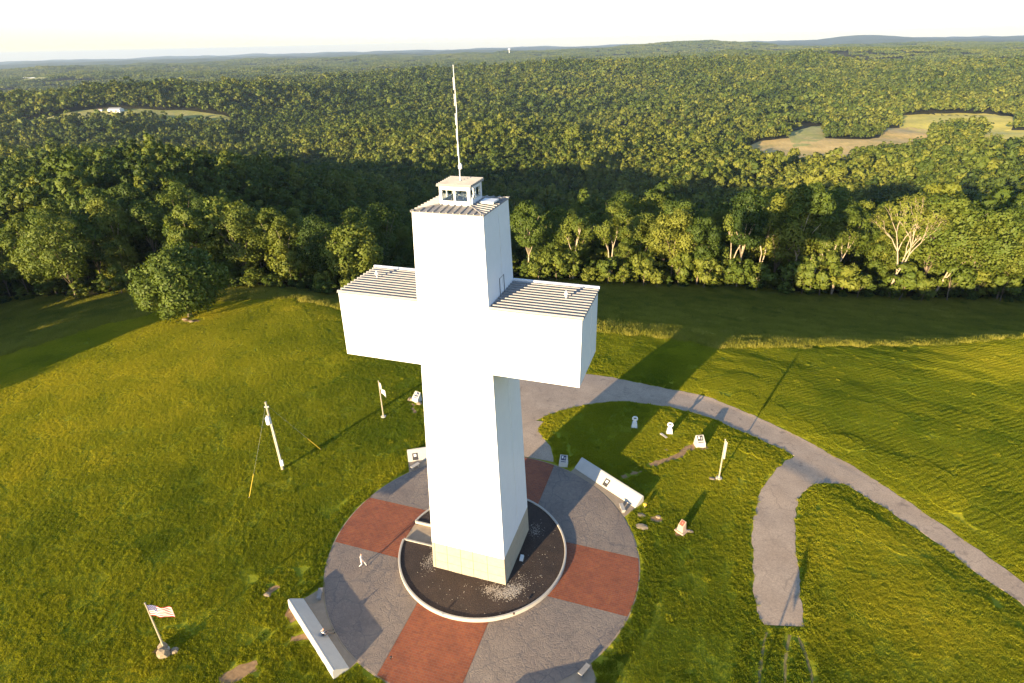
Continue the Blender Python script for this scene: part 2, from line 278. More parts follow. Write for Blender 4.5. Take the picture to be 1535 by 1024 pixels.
# ---------------------------------------------------------------- mesh helpers
class MB:
    def __init__(s): s.v = []; s.f = []; s.m = []; s.mats = []
    def mi(s, m):
        if m not in s.mats: s.mats.append(m)
        return s.mats.index(m)
    def add(s, vs, fs, m=None):
        o = len(s.v); s.v += [tuple(v) for v in vs]; s.f += [tuple(i+o for i in f) for f in fs]
        k = s.mi(m) if m else 0; s.m += [k]*len(fs); return s
    def box(s, c, d, rz=0, m=None, top=(1, 1)):
        cx, cy, cz = c; a, b_, h = d[0]/2, d[1]/2, d[2]/2; ca, sa = math.cos(rz), math.sin(rz); vs = []
        for z, k in ((-h, (1, 1)), (h, top)):
            for x, y in ((-a, -b_), (a, -b_), (a, b_), (-a, b_)):
                x *= k[0]; y *= k[1]; vs.append((cx+x*ca-y*sa, cy+x*sa+y*ca, cz+z))
        return s.add(vs, [(3, 2, 1, 0), (4, 5, 6, 7), (0, 1, 5, 4), (1, 2, 6, 5), (2, 3, 7, 6), (3, 0, 4, 7)], m)
    def prism(s, poly, z0, z1, m=None):
        n = len(poly); vs = [(x, y, z0) for x, y in poly]+[(x, y, z1) for x, y in poly]
        return s.add(vs, [tuple(range(n-1, -1, -1)), tuple(range(n, 2*n))]+[(i, (i+1) % n, n+(i+1) % n, n+i) for i in range(n)], m)
    def tube(s, pts, rs, n=8, m=None, cap=True):
        pts = [Vector(p) for p in pts]; rs = rs if hasattr(rs, '__len__') else [rs]*len(pts); vs = []; fs = []
        for i, p in enumerate(pts):
            t = (pts[min(i+1, len(pts)-1)]-pts[max(i-1, 0)]).normalized()
            a = t.orthogonal().normalized() if abs(t.z) < .99 else Vector((1, 0, 0)); a = (a-t*a.dot(t)).normalized(); b_ = t.cross(a)
            for k in range(n):
                q = 2*math.pi*k/n; vs.append(p+(a*math.cos(q)+b_*math.sin(q))*rs[i])
        for i in range(len(pts)-1):
            for k in range(n): fs.append((i*n+k, i*n+(k+1) % n, (i+1)*n+(k+1) % n, (i+1)*n+k))
        if cap: fs += [tuple(range(n-1, -1, -1)), tuple(range((len(pts)-1)*n, len(pts)*n))]
        return s.add(vs, fs, m)
    def lathe(s, c, prof, n=16, m=None):
        vs = []; fs = []
        for r, z in prof:
            for k in range(n): q = 2*math.pi*k/n; vs.append((c[0]+r*math.cos(q), c[1]+r*math.sin(q), c[2]+z))
        for i in range(len(prof)-1):
            for k in range(n): fs.append((i*n+k, i*n+(k+1) % n, (i+1)*n+(k+1) % n, (i+1)*n+k))
        fs += [tuple(range(n-1, -1, -1)), tuple(range((len(prof)-1)*n, len(prof)*n))]
        return s.add(vs, fs, m)
    def ball(s, c, r, m=None, sc_=(1, 1, 1), seed=None, jit=0, sub=2):
        bm = bmesh.new(); bmesh.ops.create_icosphere(bm, subdivisions=sub, radius=1); g = random.Random(seed)
        vs = []
        for v in bm.verts:
            k = r*(1+g.uniform(-jit, jit)); vs.append((c[0]+v.co.x*k*sc_[0], c[1]+v.co.y*k*sc_[1], c[2]+v.co.z*k*sc_[2]))
        fs = [tuple(x.index for x in f.verts) for f in bm.faces]; bm.free(); return s.add(vs, fs, m)
    def mesh(s, name, m=None, origin=(0, 0, 0), smooth=False):
        me = bpy.data.meshes.new(name); ox, oy, oz = origin
        me.from_pydata([(x-ox, y-oy, z-oz) for x, y, z in s.v], [], s.f)
        if s.mats:
            for q in s.mats: me.materials.append(M[q])
            me.polygons.foreach_set('material_index', s.m)
        elif m: me.materials.append(M[m])
        if smooth: me.polygons.foreach_set('use_smooth', [True]*len(me.polygons))
        me.update(); return me
    def build(s, name, m=None, parent=None, origin=None, smooth=False):
        if origin is None: origin = parent.location if parent is not None and not parent.parent else (0, 0, 0)
        if parent is not None and parent.parent is not None: origin = wloc(parent)
        o = bpy.data.objects.new(name, s.mesh(name, m, origin, smooth)); COL.objects.link(o)
        if parent is not None: o.parent = parent
        else: o.location = origin
        return o
def wloc(o):
    v = Vector((0, 0, 0))
    while o is not None: v += Vector(o.location); o = o.parent
    return v
def tag(o, label=None, cat=None, group=None, kind=None):
    if label: o['label'] = label
    if cat: o['category'] = cat
    if group: o['group'] = group
    if kind: o['kind'] = kind
    return o
def thing(name, label, cat, loc=(0, 0, 0), group=None):
    o = bpy.data.objects.new(name, None); COL.objects.link(o); o.location = loc; o.empty_display_size = .3
    return tag(o, label, cat, group)
def link(name, me, parent=None, loc=(0, 0, 0), rot=(0, 0, 0), scl=(1, 1, 1)):
    o = bpy.data.objects.new(name, me); COL.objects.link(o); o.location = loc; o.rotation_euler = rot; o.scale = scl
    if parent is not None: o.parent = parent
    return o
def copy_tree(o, parent=None):
    c = o.copy(); COL.objects.link(c)
    if parent is not None: c.parent = parent
    for ch in list(o.children): copy_tree(ch, c)
    return c
def inpoly(x, y, poly):
    ins = np.zeros(np.shape(x), bool); n = len(poly)
    for i in range(n):
        x0, y0 = poly[i]; x1, y1 = poly[(i+1) % n]
        if y0 == y1: continue
        ins ^= ((y0 > y) != (y1 > y)) & (x < (x1-x0)*(y-y0)/(y1-y0)+x0)
    return ins
def strip_poly(pairs): return [a for a, b in pairs]+[b for a, b in reversed(pairs)]
def strip(name, pairs, m, lift=.05, step=.6, across=6, jag=.12, skirt=.25, kind='structure', seed=1):
    a = np.array([p[0] for p in pairs], float); b_ = np.array([p[1] for p in pairs], float)
    L = np.concatenate([[0], np.cumsum(np.hypot(*np.diff((a+b_)/2, axis=0).T))]); n = max(3, int(L[-1]/step)+1); t = np.linspace(0, L[-1], n)
    def sm(q):
        ks = np.linspace(-1, 1, 7)*min(2.0, L[-1]/8); w_ = np.exp(-np.linspace(-1.4, 1.4, 7)**2); w_ /= w_.sum()
        return sum(wk*np.interp(np.clip(t+k, 0, L[-1]), L, q) for k, wk in zip(ks, w_))
    A = np.stack([sm(a[:, 0]), sm(a[:, 1])], 1); B = np.stack([sm(b_[:, 0]), sm(b_[:, 1])], 1)
    d = (A-B)/(np.hypot(*(A-B).T)[:, None]+1e-9)
    j = fbm(t/1.1, t*0+seed*7.7, 3, seed)*jag*2; k = fbm(t/1.1, t*0+seed*3.1+50, 3, seed+9)*jag*2
    A = A+d*j[:, None]; B = B+d*k[:, None]
    s_ = np.linspace(0, 1, across+1); P = A[:, None, :]*(1-s_)[None, :, None]+B[:, None, :]*s_[None, :, None]
    z = H(P[..., 0], P[..., 1])+lift; V = np.concatenate([P, z[..., None]], -1)
    lo = V[:, :1].copy(); lo[..., 2] -= skirt; hi = V[:, -1:].copy(); hi[..., 2] -= skirt
    V = np.concatenate([lo, V, hi], 1); c = V.shape[1]; F = [(i*c+q, i*c+q+1, (i+1)*c+q+1, (i+1)*c+q) for i in range(n-1) for q in range(c-1)]
    # wind upward
    mb = MB(); mb.add([tuple(v) for v in V.reshape(-1, 3)], F)
    o = mb.build(name, m); me = o.data
    me.update()
    if sum(p.normal.z for p in me.polygons) < 0: me.flip_normals()
    if kind: o['kind'] = kind
    return o, list(map(tuple, A))+list(map(tuple, B[::-1]))

def scatter(name, xyz, rot, scl, idx, tint, protos, label, cat=None):
    """one 'stuff' object: meshes spread over its points by geometry nodes"""
    coll = bpy.data.collections.new(name+'_kinds')
    for i, p_ in enumerate(protos):
        o = bpy.data.objects.new('kind%02d_%s' % (i, name), p_); coll.objects.link(o)
    me = bpy.data.meshes.new(name); n = len(xyz); me.vertices.add(n); me.vertices.foreach_set('co', np.asarray(xyz, np.float32).ravel())
    for nm, ty, key, arr in (('rot', 'FLOAT_VECTOR', 'vector', rot), ('scl', 'FLOAT_VECTOR', 'vector', scl), ('tint', 'FLOAT', 'value', tint), ('idx', 'INT', 'value', idx)):
        me.attributes.new(nm, ty, 'POINT').data.foreach_set(key, np.asarray(arr, np.int32 if ty == 'INT' else np.float32).ravel())
    o = bpy.data.objects.new(name, me); COL.objects.link(o)
    ng = bpy.data.node_groups.new(name, 'GeometryNodeTree')
    ng.interface.new_socket('Geometry', in_out='INPUT', socket_type='NodeSocketGeometry'); ng.interface.new_socket('Geometry', in_out='OUTPUT', socket_type='NodeSocketGeometry')
    gi = ng.nodes.new('NodeGroupInput'); go = ng.nodes.new('NodeGroupOutput'); iop = ng.nodes.new('GeometryNodeInstanceOnPoints'); ci = ng.nodes.new('GeometryNodeCollectionInfo')
    ci.inputs[0].default_value = coll; ci.inputs['Separate Children'].default_value = True; ci.inputs['Reset Children'].default_value = True
    iop.inputs['Pick Instance'].default_value = True
    def na(nm, ty):
        q = ng.nodes.new('GeometryNodeInputNamedAttribute'); q.data_type = ty; q.inputs['Name'].default_value = nm
        return [s_ for s_ in q.outputs if s_.enabled and s_.name == 'Attribute'][0]
    e2r = ng.nodes.new('FunctionNodeEulerToRotation'); L = ng.links.new
    L(na('rot', 'FLOAT_VECTOR'), e2r.inputs[0]); L(e2r.outputs[0], iop.inputs['Rotation']); L(na('scl', 'FLOAT_VECTOR'), iop.inputs['Scale']); L(na('idx', 'INT'), iop.inputs['Instance Index'])
    L(gi.outputs[0], iop.inputs['Points']); L(ci.outputs[0], iop.inputs['Instance']); L(iop.outputs[0], go.inputs[0])
    md = o.modifiers.new('scatter', 'NODES'); md.node_group = ng
    return tag(o, label, cat, None, 'stuff')
def tilt_euler(x, y, rz):
    """euler angles that lay a patch on the slope and turn it by rz"""
    e = .8; gx = (H(x+e, y)-H(x-e, y))/(2*e); gy = (H(x, y+e)-H(x, y-e))/(2*e)
    n = np.stack([-gx, -gy, np.ones_like(gx)], -1); n /= np.linalg.norm(n, axis=-1, keepdims=True)
    a = np.stack([np.cos(rz), np.sin(rz), np.zeros_like(rz)], -1); a -= n*(a*n).sum(-1, keepdims=True); a /= np.linalg.norm(a, axis=-1, keepdims=True); b_ = np.cross(n, a)
    # matrix columns a,b,n -> euler XYZ
    return np.stack([np.arctan2(b_[..., 2], n[..., 2]), -np.arcsin(np.clip(a[..., 2], -1, 1)), np.arctan2(a[..., 1], a[..., 0])], -1)
CAMXY = (CAM.x, CAM.y); FWD = (math.sin(YAW), math.cos(YAW)); RGT = (math.cos(YAW), -math.sin(YAW))
def in_view(x, y, margin=8, pad=25):
    dx = x-CAM.x; dy = y-CAM.y; f = dx*FWD[0]+dy*FWD[1]; s_ = dx*RGT[0]+dy*RGT[1]
    return np.abs(s_) < math.tan(R(43+margin))*np.maximum(f, 0)+pad

# ---------------------------------------------------------------- the ground (one sheet to the horizon)
TREE_A = np.array([-180, -130, -100, -84, -71, -66, -58, -50, -43, -30, -14, -4, 5, 12, 19, 24.5, 30, 35, 40, 50, 70, 100, 150, 180.])
TREE_R = np.array([200, 160, 140, 140, 152, 128, 118, 98, 90, 97, 104, 104.5, 107, 117, 122, 133, 145, 163, 183, 215, 230, 220, 210, 200.])
def woodedge(x, y): return np.interp(np.degrees(np.arctan2(x, y)), TREE_A, TREE_R)
def polar_sheet():
    rr = np.concatenate([np.arange(0, 122, .7), 122*1.028**np.arange(0, 192)]); rr = rr[rr < 24000]; na = 720
    a = np.linspace(0, 2*math.pi, na, endpoint=False)
    X = rr[1:, None]*np.sin(a)[None]; Y = rr[1:, None]*np.cos(a)[None]
    Z = H(X, Y); X2 = np.concatenate([[0], X.ravel()]); Y2 = np.concatenate([[0], Y.ravel()]); Z2 = np.concatenate([[h1(0, 0)], Z.ravel()])
    Z2 = np.where(np.hypot(X2, Y2) < 8.2, Z2-.12, Z2)
    n = len(rr)-1; i = np.arange(n-1)[:, None]; k = np.arange(na)[None]; k2 = (k+1) % na
    q = np.stack([1+i*na+k, 1+(i+1)*na+k, 1+(i+1)*na+k2, 1+i*na+k2], -1).reshape(-1, 4)[:, ::-1]
    tr = np.stack([np.zeros(na, int), 1+np.arange(na), 1+(np.arange(na)+1) % na], -1)[:, ::-1]
    me = bpy.data.meshes.new('ground'); nv = len(X2); nl = q.size+tr.size; me.vertices.add(nv)
    me.vertices.foreach_set('co', np.stack([X2, Y2, Z2], -1).astype(np.float32).ravel())
    me.loops.add(nl); me.loops.foreach_set('vertex_index', np.concatenate([tr.ravel(), q.ravel()]).astype(np.int32))
    me.polygons.add(len(q)+len(tr)); me.polygons.foreach_set('loop_start', np.concatenate([np.arange(len(tr))*3, len(tr)*3+np.arange(len(q))*4]).astype(np.int32))
    me.polygons.foreach_set('use_smooth', np.ones(len(q)+len(tr), bool)); me.update(calc_edges=True)
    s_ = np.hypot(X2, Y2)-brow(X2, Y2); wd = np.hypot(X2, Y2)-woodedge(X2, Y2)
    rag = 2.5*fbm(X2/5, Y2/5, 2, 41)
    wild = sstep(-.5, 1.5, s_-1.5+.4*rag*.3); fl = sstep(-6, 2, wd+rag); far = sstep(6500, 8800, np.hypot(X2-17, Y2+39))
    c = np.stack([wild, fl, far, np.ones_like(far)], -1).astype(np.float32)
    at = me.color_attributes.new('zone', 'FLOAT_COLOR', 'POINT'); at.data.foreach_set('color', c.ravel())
    if me.polygons[len(me.polygons)//3].normal.z < 0: me.flip_normals()
    me.materials.append(M['ground']); o = bpy.data.objects.new('ground', me); COL.objects.link(o); o['kind'] = 'structure'
polar_sheet()

NOGRASS = []
_, pl = strip('road', ROAD_MAIN, 'asphalt', .05, .5, 8, .16, seed=3); NOGRASS.append(pl)
_, pl = strip('drive', ROAD_SPUR, 'asphalt', .056, .4, 8, .17, seed=5); NOGRASS.append(pl)
_, pl = strip('path', [((-3.3, 14.9), (3.3, 14.9)), ((-3.0, 18), (2.2, 17.6)), ((-4, 21), (-.6, 20.8)), ((-5, 23), (-.2, 23))], 'asphalt', .044, .4, 6, .08, seed=8); NOGRASS.append(pl)

# bare clay: trenches and worn spots
DIRT = [([(18.9, 23.3), (18.05, 22.45), (16.6, 20.25), (15.4, 19.1), (13.9, 17.6)], .36), ([(13.2, 16.5), (12.6, 15.9), (12.0, 15.5)], .22), ([(11.7, 15.1), (11.2, 14.7)], .3),
        ([(-14.9, -18.8), (-13.9, -17.7), (-12.9, -16.6)], .62), ([(-16.9, -10.9), (-16.8, -10.2), (-16.4, -9.5)], .38),
        ([(-13.9, -11.1), (-13.5, -11.9), (-12.7, -12.4)], .40), ([(-11.9, -13.9), (-11.2, -13.6), (-10.5, -13.3)], .22),
        ([(15.0, 9.0), (15.6, 9.2), (16.2, 9.1)], .42), ([(19.3, 22.6), (20.3, 23.0)], .55), ([(-19.0, 22.0), (-18.3, 21.6)], .5), ([(-18.2, 21.2), (-17.6, 19.8)], .32), ([(-22.2, -18.3), (-20.4, -17.6)], .5),
        ([(20.8, 17.2), (22.0, 17.6)], .35), ([(17.6, 7.6), (18.8, 7.9)], .45), ([(-75.2, 37.9), (-71.8, 38.4)], .7)]
for q, (ln, hw) in enumerate(DIRT):
    pr = []
    for i, (x, y) in enumerate(ln):
        x0, y0 = ln[max(i-1, 0)]; x1, y1 = ln[min(i+1, len(ln)-1)]; l = math.hypot(x1-x0, y1-y0); nx, ny = -(y1-y0)/l*hw, (x1-x0)/l*hw; e = .55 if i in (0, len(ln)-1) else 1
        pr.append(((x+nx*e, y+ny*e), (x-nx*e, y-ny*e)))
    _, pl = strip('dirt_patch', pr, 'dirt', .02, .22, 4, .22, .12, seed=20+q); NOGRASS.append(pl)
RUTS = [[(25.7, -1.3), (25.3, -3.2), (24.9, -6.6)], [(27.5, -1.0), (27.0, -3.4), (26.7, -6.4)], [(28.1, -.9), (28.6, -3.2), (28.9, -6.0)]]
for q, ln in enumerate(RUTS):
    pr = [((x-.11, y), (x+.11, y)) for x, y in ln]
    _, pl = strip('wheel_rut', pr, 'rut', .018, .22, 3, .05, .1, seed=60+q); NOGRASS.append(pl)

# ---------------------------------------------------------------- plaza
def arc(r, a0, a1, n): return [(r*math.cos(a0+(a1-a0)*i/n), r*math.sin(a0+(a1-a0)*i/n)) for i in range(n+1)]
RO, RI, HB = 14.9, 7.98, 3.36
mb = MB(); mb.prism(arc(15.02, 0, 2*math.pi*(1-1/128), 127), -.25, .022, 'tan'); plaza = mb.build('plaza'); plaza['kind'] = 'structure'
for q in range(4):
    c, s_ = [(1, 0), (0, 1), (-1, 0), (0, -1)][q]
    ro = lambda p: (p[0]*c-p[1]*s_, p[0]*s_+p[1]*c)
    hb = HB-.02; ao, ai = math.asin(hb/RO), math.asin(hb/RI)
    poly = [ro(p) for p in arc(RO, -ao, ao, 16)+arc(RI, ai, -ai, 16)]
    MB().prism(poly, -.1, .05).build('brick_paving', 'redbrick', plaza)
    hb = HB+.02; ao, ai = math.asin(hb/RO), math.asin(hb/RI)
    poly = [ro(p) for p in arc(RO, ao, math.pi/2-ao, 24)+arc(RI, math.pi/2-ai, ai, 12)]
    MB().prism(poly, -.1, .05).build('stamped_paving', 'stamped', plaza)

# planter ring, mulch, ramp
ga = math.asin(1.35/8.0)
pr_ = thing('planter_ring', 'low round tan concrete kerb wall enclosing the mulch bed under the cross', 'planter wall', (0, 0, 0))
mb = MB(); o_ = arc(8.12, math.pi+ga, 3*math.pi-ga, 110); i_ = arc(7.92, math.pi+ga, 3*math.pi-ga, 110)
vs = []; fs = []
for (a, b) in zip(o_, i_):
    a2 = (a[0]*.996, a[1]*.996); b2 = (b[0]*1.004, b[1]*1.004)
    vs += [(*a, 0), (*a, .38), (*a2, .41), (*b2, .41), (*b, .38), (*b, .1)]
for k in range(len(o_)-1):
    for j in range(5): fs.append((k*6+j, (k+1)*6+j, (k+1)*6+j+1, k*6+j+1))
fs += [tuple(range(6)), tuple(range((len(o_)-1)*6+5, (len(o_)-1)*6-1, -1))]
mb.add(vs, fs); ob = mb.build('kerb_ring', 'concrete', pr_)
for sy in (-1, 1):
    MB().box((-5.72, sy*1.27, .28), (4.35, .16, .28)).build('ramp_wall', 'concrete', pr_)
mb = MB(); vs = [(-7.95, -1.19, .055), (-7.95, 1.19, .055), (-3.5, 1.19, .36), (-3.5, -1.19, .36), (-7.95, -1.19, -.05), (-7.95, 1.19, -.05), (-3.5, 1.19, -.05), (-3.5, -1.19, -.05)]
mb.add(vs, [(3, 2, 1, 0), (0, 1, 5, 4), (2, 3, 7, 6), (0, 4, 7, 3), (1, 2, 6, 5)]); ob = mb.build('walkway', 'tan'); ob['kind'] = 'structure'
poly = [p for p in arc(7.93, math.pi+ga, 3*math.pi-ga, 90)]+[(-3.5, 1.34), (-3.5, -1.34)]
mb = MB(); vs = []; fs = []
# gently mounded mulch: rings from wall to shaft
nr = 9; A_ = np.linspace(math.pi+ga, 3*math.pi-ga, 140)
for i in range(nr):
    r_ = 7.93-(7.93-3.0)*i/(nr-1)
    for a in A_:
        x, y = r_*math.cos(a), r_*math.sin(a)
        if i and abs(y) < 1.34 and x < 0: y = math.copysign(1.34, y)
        vs.append((x, y, .29+.05*math.sin(math.pi*i/(nr-1))+.03*float(fbm(np.array([x/.7]), np.array([y/.7]), 2, 9)[0])))
for i in range(nr-1):
    for k in range(len(A_)-1): fs.append((i*140+k, i*140+k+1, (i+1)*140+k+1, (i+1)*140+k))
mb.add(vs, fs); ob = mb.build('mulch_bed', 'mulch', smooth=True); ob['kind'] = 'structure'; 
if ob.data.polygons[50].normal.z < 0: ob.data.flip_normals()
pts = []; g = np.random.default_rng(4)
for x, y, sx, sy, n in ((-4.1, -2.7, .28, .75, 420), (-3.9, -3.6, .5, .25, 90), (3.1, -4.5, .75, .33, 900), (4.3, -3.85, .38, .42, 620), (4.9, -2.9, .32, .5, 260), (4.2, 3.7, .4, .5, 200), (0, -5.4, 2.6, .8, 50), (5.5, -.5, .8, 2.6, 50)):
    for _ in range(n):
        a, b = x+g.normal()*sx, y+g.normal()*sy
        if max(abs(a), abs(b)) > 3.63 and math.hypot(a, b) < 7.7 and not (a < 0 and abs(b) < 1.4): pts.append((a, b, .33))
pts = np.array(pts); n = len(pts); pb = []
for i in range(4):
    pb.append(MB().ball((0, 0, 0), 1, None, (1, .8, .6), i, .2, 1).mesh('pebble', 'pebble'))
sc1 = g.uniform(.02, .05, n); scatter('gravel', pts, np.stack([g.uniform(-.4, .4, n), g.uniform(-.4, .4, n), g.uniform(0, 6, n)], -1), np.stack([sc1]*3, -1), g.integers(0, 4, n), g.random(n), pb, 'pale gravel strewn over the mulch at the corners of the cross')

# ---------------------------------------------------------------- the cross
HT, ZA, ZB, ZT, AL = 33.8, 21.79, 27.09, 3.384, 9.63
W_ = lambda z: 3.60-.955*z/HT
D_ = lambda z: 3.58-.9487*z/HT
cross = thing('cross_monument', 'giant white cross tower standing in the middle of the round plaza', 'cross', (0, 0, 0))
prof = [(-W_(ZT), ZT), (W_(ZT), ZT), (W_(ZA), ZA), (AL, ZA), (AL, ZB), (W_(ZB), ZB), (W_(HT), HT), (-W_(HT), HT), (-W_(ZB), ZB), (-AL, ZB), (-AL, ZA), (-W_(ZA), ZA)]
mb = MB(); vs = [(x, -D_(z), z) for x, z in prof]+[(x, D_(z), z) for x, z in prof]; n = 12
mb.add(vs, [tuple(range(n)), tuple(range(2*n-1, n-1, -1))]+[((i+1) % n, i, n+i, n+(i+1) % n) for i in range(n)])
mb.build('cross_body', 'white', cross)
# lower wall: dark core with tan stone panels set proud of the joints
mb = MB(); k = .05; vs = []
for z in (0.0, ZT-.004):
    vs += [(-W_(z)+k, -D_(z)+k, z), (W_(z)-k, -D_(z)+k, z), (W_(z)-k, D_(z)-k, z), (-W_(z)+k, D_(z)-k, z)]
mb.add(vs, [(3, 2, 1, 0), (4, 5, 6, 7), (0, 1, 5, 4), (1, 2, 6, 5), (2, 3, 7, 6), (3, 0, 4, 7)]); mb.build('base_core', 'joint', cross)
def face_pt(fc, u, z, off=0.0):
    w_, d_ = W_(z), D_(z)
    return {0: (u*w_, -d_-off, z), 1: (w_+off, u*d_, z), 2: (-u*w_, d_+off, z), 3: (-w_-off, -u*d_, z)}[fc]
COLS = [(-1, -.93), (-.93, -.58), (-.58, -.20), (-.20, .14), (.14, .53), (.53, 1)]
def rowsplit(ci): return [(.0, .33), (.33, 1.28), (1.28, 2.3), (2.3, ZT)] if ci else [(0, ZT)]
for fc in range(4):
    for ci, (u0, u1) in enumerate(COLS):
        for z0, z1 in rowsplit(ci):
            if ci == 3 and z1 > 2.0: pass
            j = .022; ju = .0045; mb = MB()
            za, zb = z0+(j/2 if z0 else 0), z1-(j/2 if z1 < ZT else .004); a, b = u0+ju*(u0 > -1), u1-ju*(u1 < 1)
            # inset ends at the building corners so panels of two faces meet without crossing
            if b == 1 and fc in (0, 2): b = .9985
            if fc in (1, 3): a, b = max(a, -.984), min(b, .984)
            o4 = [face_pt(fc, a, za), face_pt(fc, b, za), face_pt(fc, b, zb), face_pt(fc, a, zb)]; i4 = [face_pt(fc, a, za, -.055), face_pt(fc, b, za, -.055), face_pt(fc, b, zb, -.055), face_pt(fc, a, zb, -.055)]
            mb.add(o4+i4, [(0, 1, 2, 3), (1, 0, 4, 5), (2, 1, 5, 6), (3, 2, 6, 7), (0, 3, 7, 4)])
            mb.build('stone_panel', 'stone', cross)
# upright seams on the faces and folded edge trims
for fc in range(4):
    mb = MB()
    for z0, z1 in ((ZT+.02, ZA-.02), (ZB+.1, HT-.1)) if fc in (1, 3) else ((ZT+.02, HT-.1),):
        p = [face_pt(fc, u, z, o) for z in (z0, z1) for u, o in ((.10, .001), (.10, .03), (.13, .03), (.13, .001))]
        mb.add(p, [(0, 1, 5, 4), (1, 2, 6, 5), (2, 3, 7, 6), (3, 2, 1, 0), (4, 5, 6, 7)])
    mb.build('seam_strip', 'trim', cross)
for sx in (-1, 1):
    MB().box((sx*(AL+.015), .55, (ZA+ZB)/2), (.03, .10, ZB-ZA-.1)).build('seam_strip', 'trim', cross)
# ribbed roofs of the arms
for sx in (-1, 1):
    x0, x1 = W_(ZB)+.01, AL+.10; cx = sx*(x0+x1)/2; L_ = x1-x0; dd = D_(ZB)
    rf = MB().box((cx, 0, ZB+.035), (L_, 2*dd+.16, .06)).build('arm_roof', 'roofmetal', cross)
    for i in range(12):
        y = -dd+.05+(2*dd-.35)*i/11
        mb = MB(); q = [(-.10, 0), (-.045, .13), (.045, .13), (.10, 0)]
        vs = [(cx-L_/2+.02, y+a, ZB+.066+b) for a, b in q]+[(cx+L_/2-.0, y+a, ZB+.066+b) for a, b in q]
        mb.add(vs, [(0, 1, 5, 4), (1, 2, 6, 5), (2, 3, 7, 6), (0, 3, 2, 1), (4, 5, 6, 7)]); mb.build('roof_rib', 'roofmetal', rf)
    MB().box((cx, dd+.06, ZB+.17), (L_+.02, .16, .24)).build('coping', 'trim', cross)
    # diamond shaped obstruction lamp on a short stem
    lp = MB().lathe((sx*7.75 if sx > 0 else -8.1, .25 if sx > 0 else .5, ZB+.1), [(.04, 0), (.04, .2), (.08, .25), (.16, .39), (.08, .55), (.025, .68)], 10).build('roof_lamp', 'paleplastic', cross)
# access hatch above the right arm
mb = MB(); zc = ZB+.75
for z in (zc-.65, zc+.65): mb.add([face_pt(1, u, z+dz, o) for dz in (0, .04) for u, o in ((-.1, .003), (-.1, .03), (.22, .03), (.22, .003))], [(0, 1, 5, 4), (1, 2, 6, 5), (2, 3, 7, 6)])
for u in (-.12, .22): mb.add([face_pt(1, u+du, z, o) for z in (zc-.65, zc+.69) for du, o in ((0, .003), (0, .035), (.018, .035), (.018, .003))], [(0, 1, 5, 4), (1, 2, 6, 5), (2, 3, 7, 6)])
mb.build('access_door', 'dark', cross)
# top roof: low hipped sheet with ribs rising to the lantern
e, t_, z0, z1 = 2.72, 1.17, HT+.02, HT+.20
mb = MB(); vs = [(-e, -e, z0), (e, -e, z0), (e, e, z0), (-e, e, z0), (-t_, -t_, z1), (t_, -t_, z1), (t_, t_, z1), (-t_, t_, z1)]
vs += [(x, y, z-.06) for x, y, z in vs[:4]]
mb.add(vs, [(0, 1, 5, 4), (1, 2, 6, 5), (2, 3, 7, 6), (3, 0, 4, 7), (4, 5, 6, 7), (8, 9, 1, 0), (9, 10, 2, 1), (10, 11, 3, 2), (11, 8, 0, 3), (11, 10, 9, 8)])
top = mb.build('top_roof', 'roofmetal', cross)
for q in range(4):
    c, s_ = [(1, 0), (0, 1), (-1, 0), (0, -1)][q]
    for i in range(11):
        u = -e+.22+(2*e-.44)*i/10; ytop = max(abs(u), t_); zt = z0+(z1-z0)*(e-ytop)/(e-t_)
        if e-ytop < .12: continue
        p = []
        for yy, zz in ((-e, z0), (-ytop, zt)):
            for a, h in ((-.05, 0), (-.03, .085), (.03, .085), (.05, 0)): p.append(((u+a)*c-yy*s_, (u+a)*s_+yy*c, zz+h))
        mb = MB(); mb.add(p, [(4, 5, 1, 0), (5, 6, 2, 1), (6, 7, 3, 2), (0, 1, 2, 3), (7, 6, 5, 4)]); mb.build('roof_rib', 'roofmetal', top)
for a in range(4):
    c, s_ = [(1, 1), (-1, 1), (-1, -1), (1, -1)][a]
    MB().tube([(c*e, s_*e, z0+.04), (c*t_, s_*t_, z1+.05)], .05, 5).build('hip_cap', 'roofmetal', top)
MB().box((1.95, .45, HT+.25), (1.05, 1.15, .12)).build('roof_hatch', 'paleplastic', cross)
# glazed lantern
cz0, cz1, hw = HT+.20, HT+1.50, 1.15
lan = MB(); 
for sx in (-1, 1):
    for sy in (-1, 1): lan.box((sx*(hw-.10), sy*(hw-.10), (cz0+cz1)/2), (.20, .20, cz1-cz0))
lan.box((0, 0, cz0+.08), (2*hw-.02, 2*hw-.02, .16)); 
for s_ in (-1, 1):
    lan.box((0, s_*(hw-.08), cz1-.13), (2*hw-.41, .15, .25)); lan.box((s_*(hw-.08), 0, cz1-.13), (.15, 2*hw-.41, .25))
    lan.box((0, s_*(hw-.08), cz0+.30-.07), (2*hw-.41, .15, .14)); lan.box((s_*(hw-.08), 0, cz0+.30-.07), (.15, 2*hw-.41, .14))
    lan.box((0, s_*(hw-.07), (cz0+cz1)/2), (.13, .12, cz1-cz0-.54)); lan.box((s_*(hw-.07), 0, (cz0+cz1)/2), (.12, .13, cz1-cz0-.54))
lant = lan.build('lantern', 'trim', cross)
for s_ in (-1, 1):
    for h_ in (-1, 1):
        MB().box((h_*.505, s_*(hw-.08), (cz0+cz1)/2+.02), (.87, .012, cz1-cz0-.55)).build('window_pane', 'glass', lant)
        MB().box((s_*(hw-.08), h_*.505, (cz0+cz1)/2+.02), (.012, .87, cz1-cz0-.55)).build('window_pane', 'glass', lant)
for x, y in ((.25, -.2), (.68, -.35), (-.5, .4)):
    MB().lathe((x, y, cz0+.16), [(.05, 0), (.05, .22), (.17, .3), (.19, .5), (.12, .56)], 12).build('floodlamp', 'paleplastic', lant)
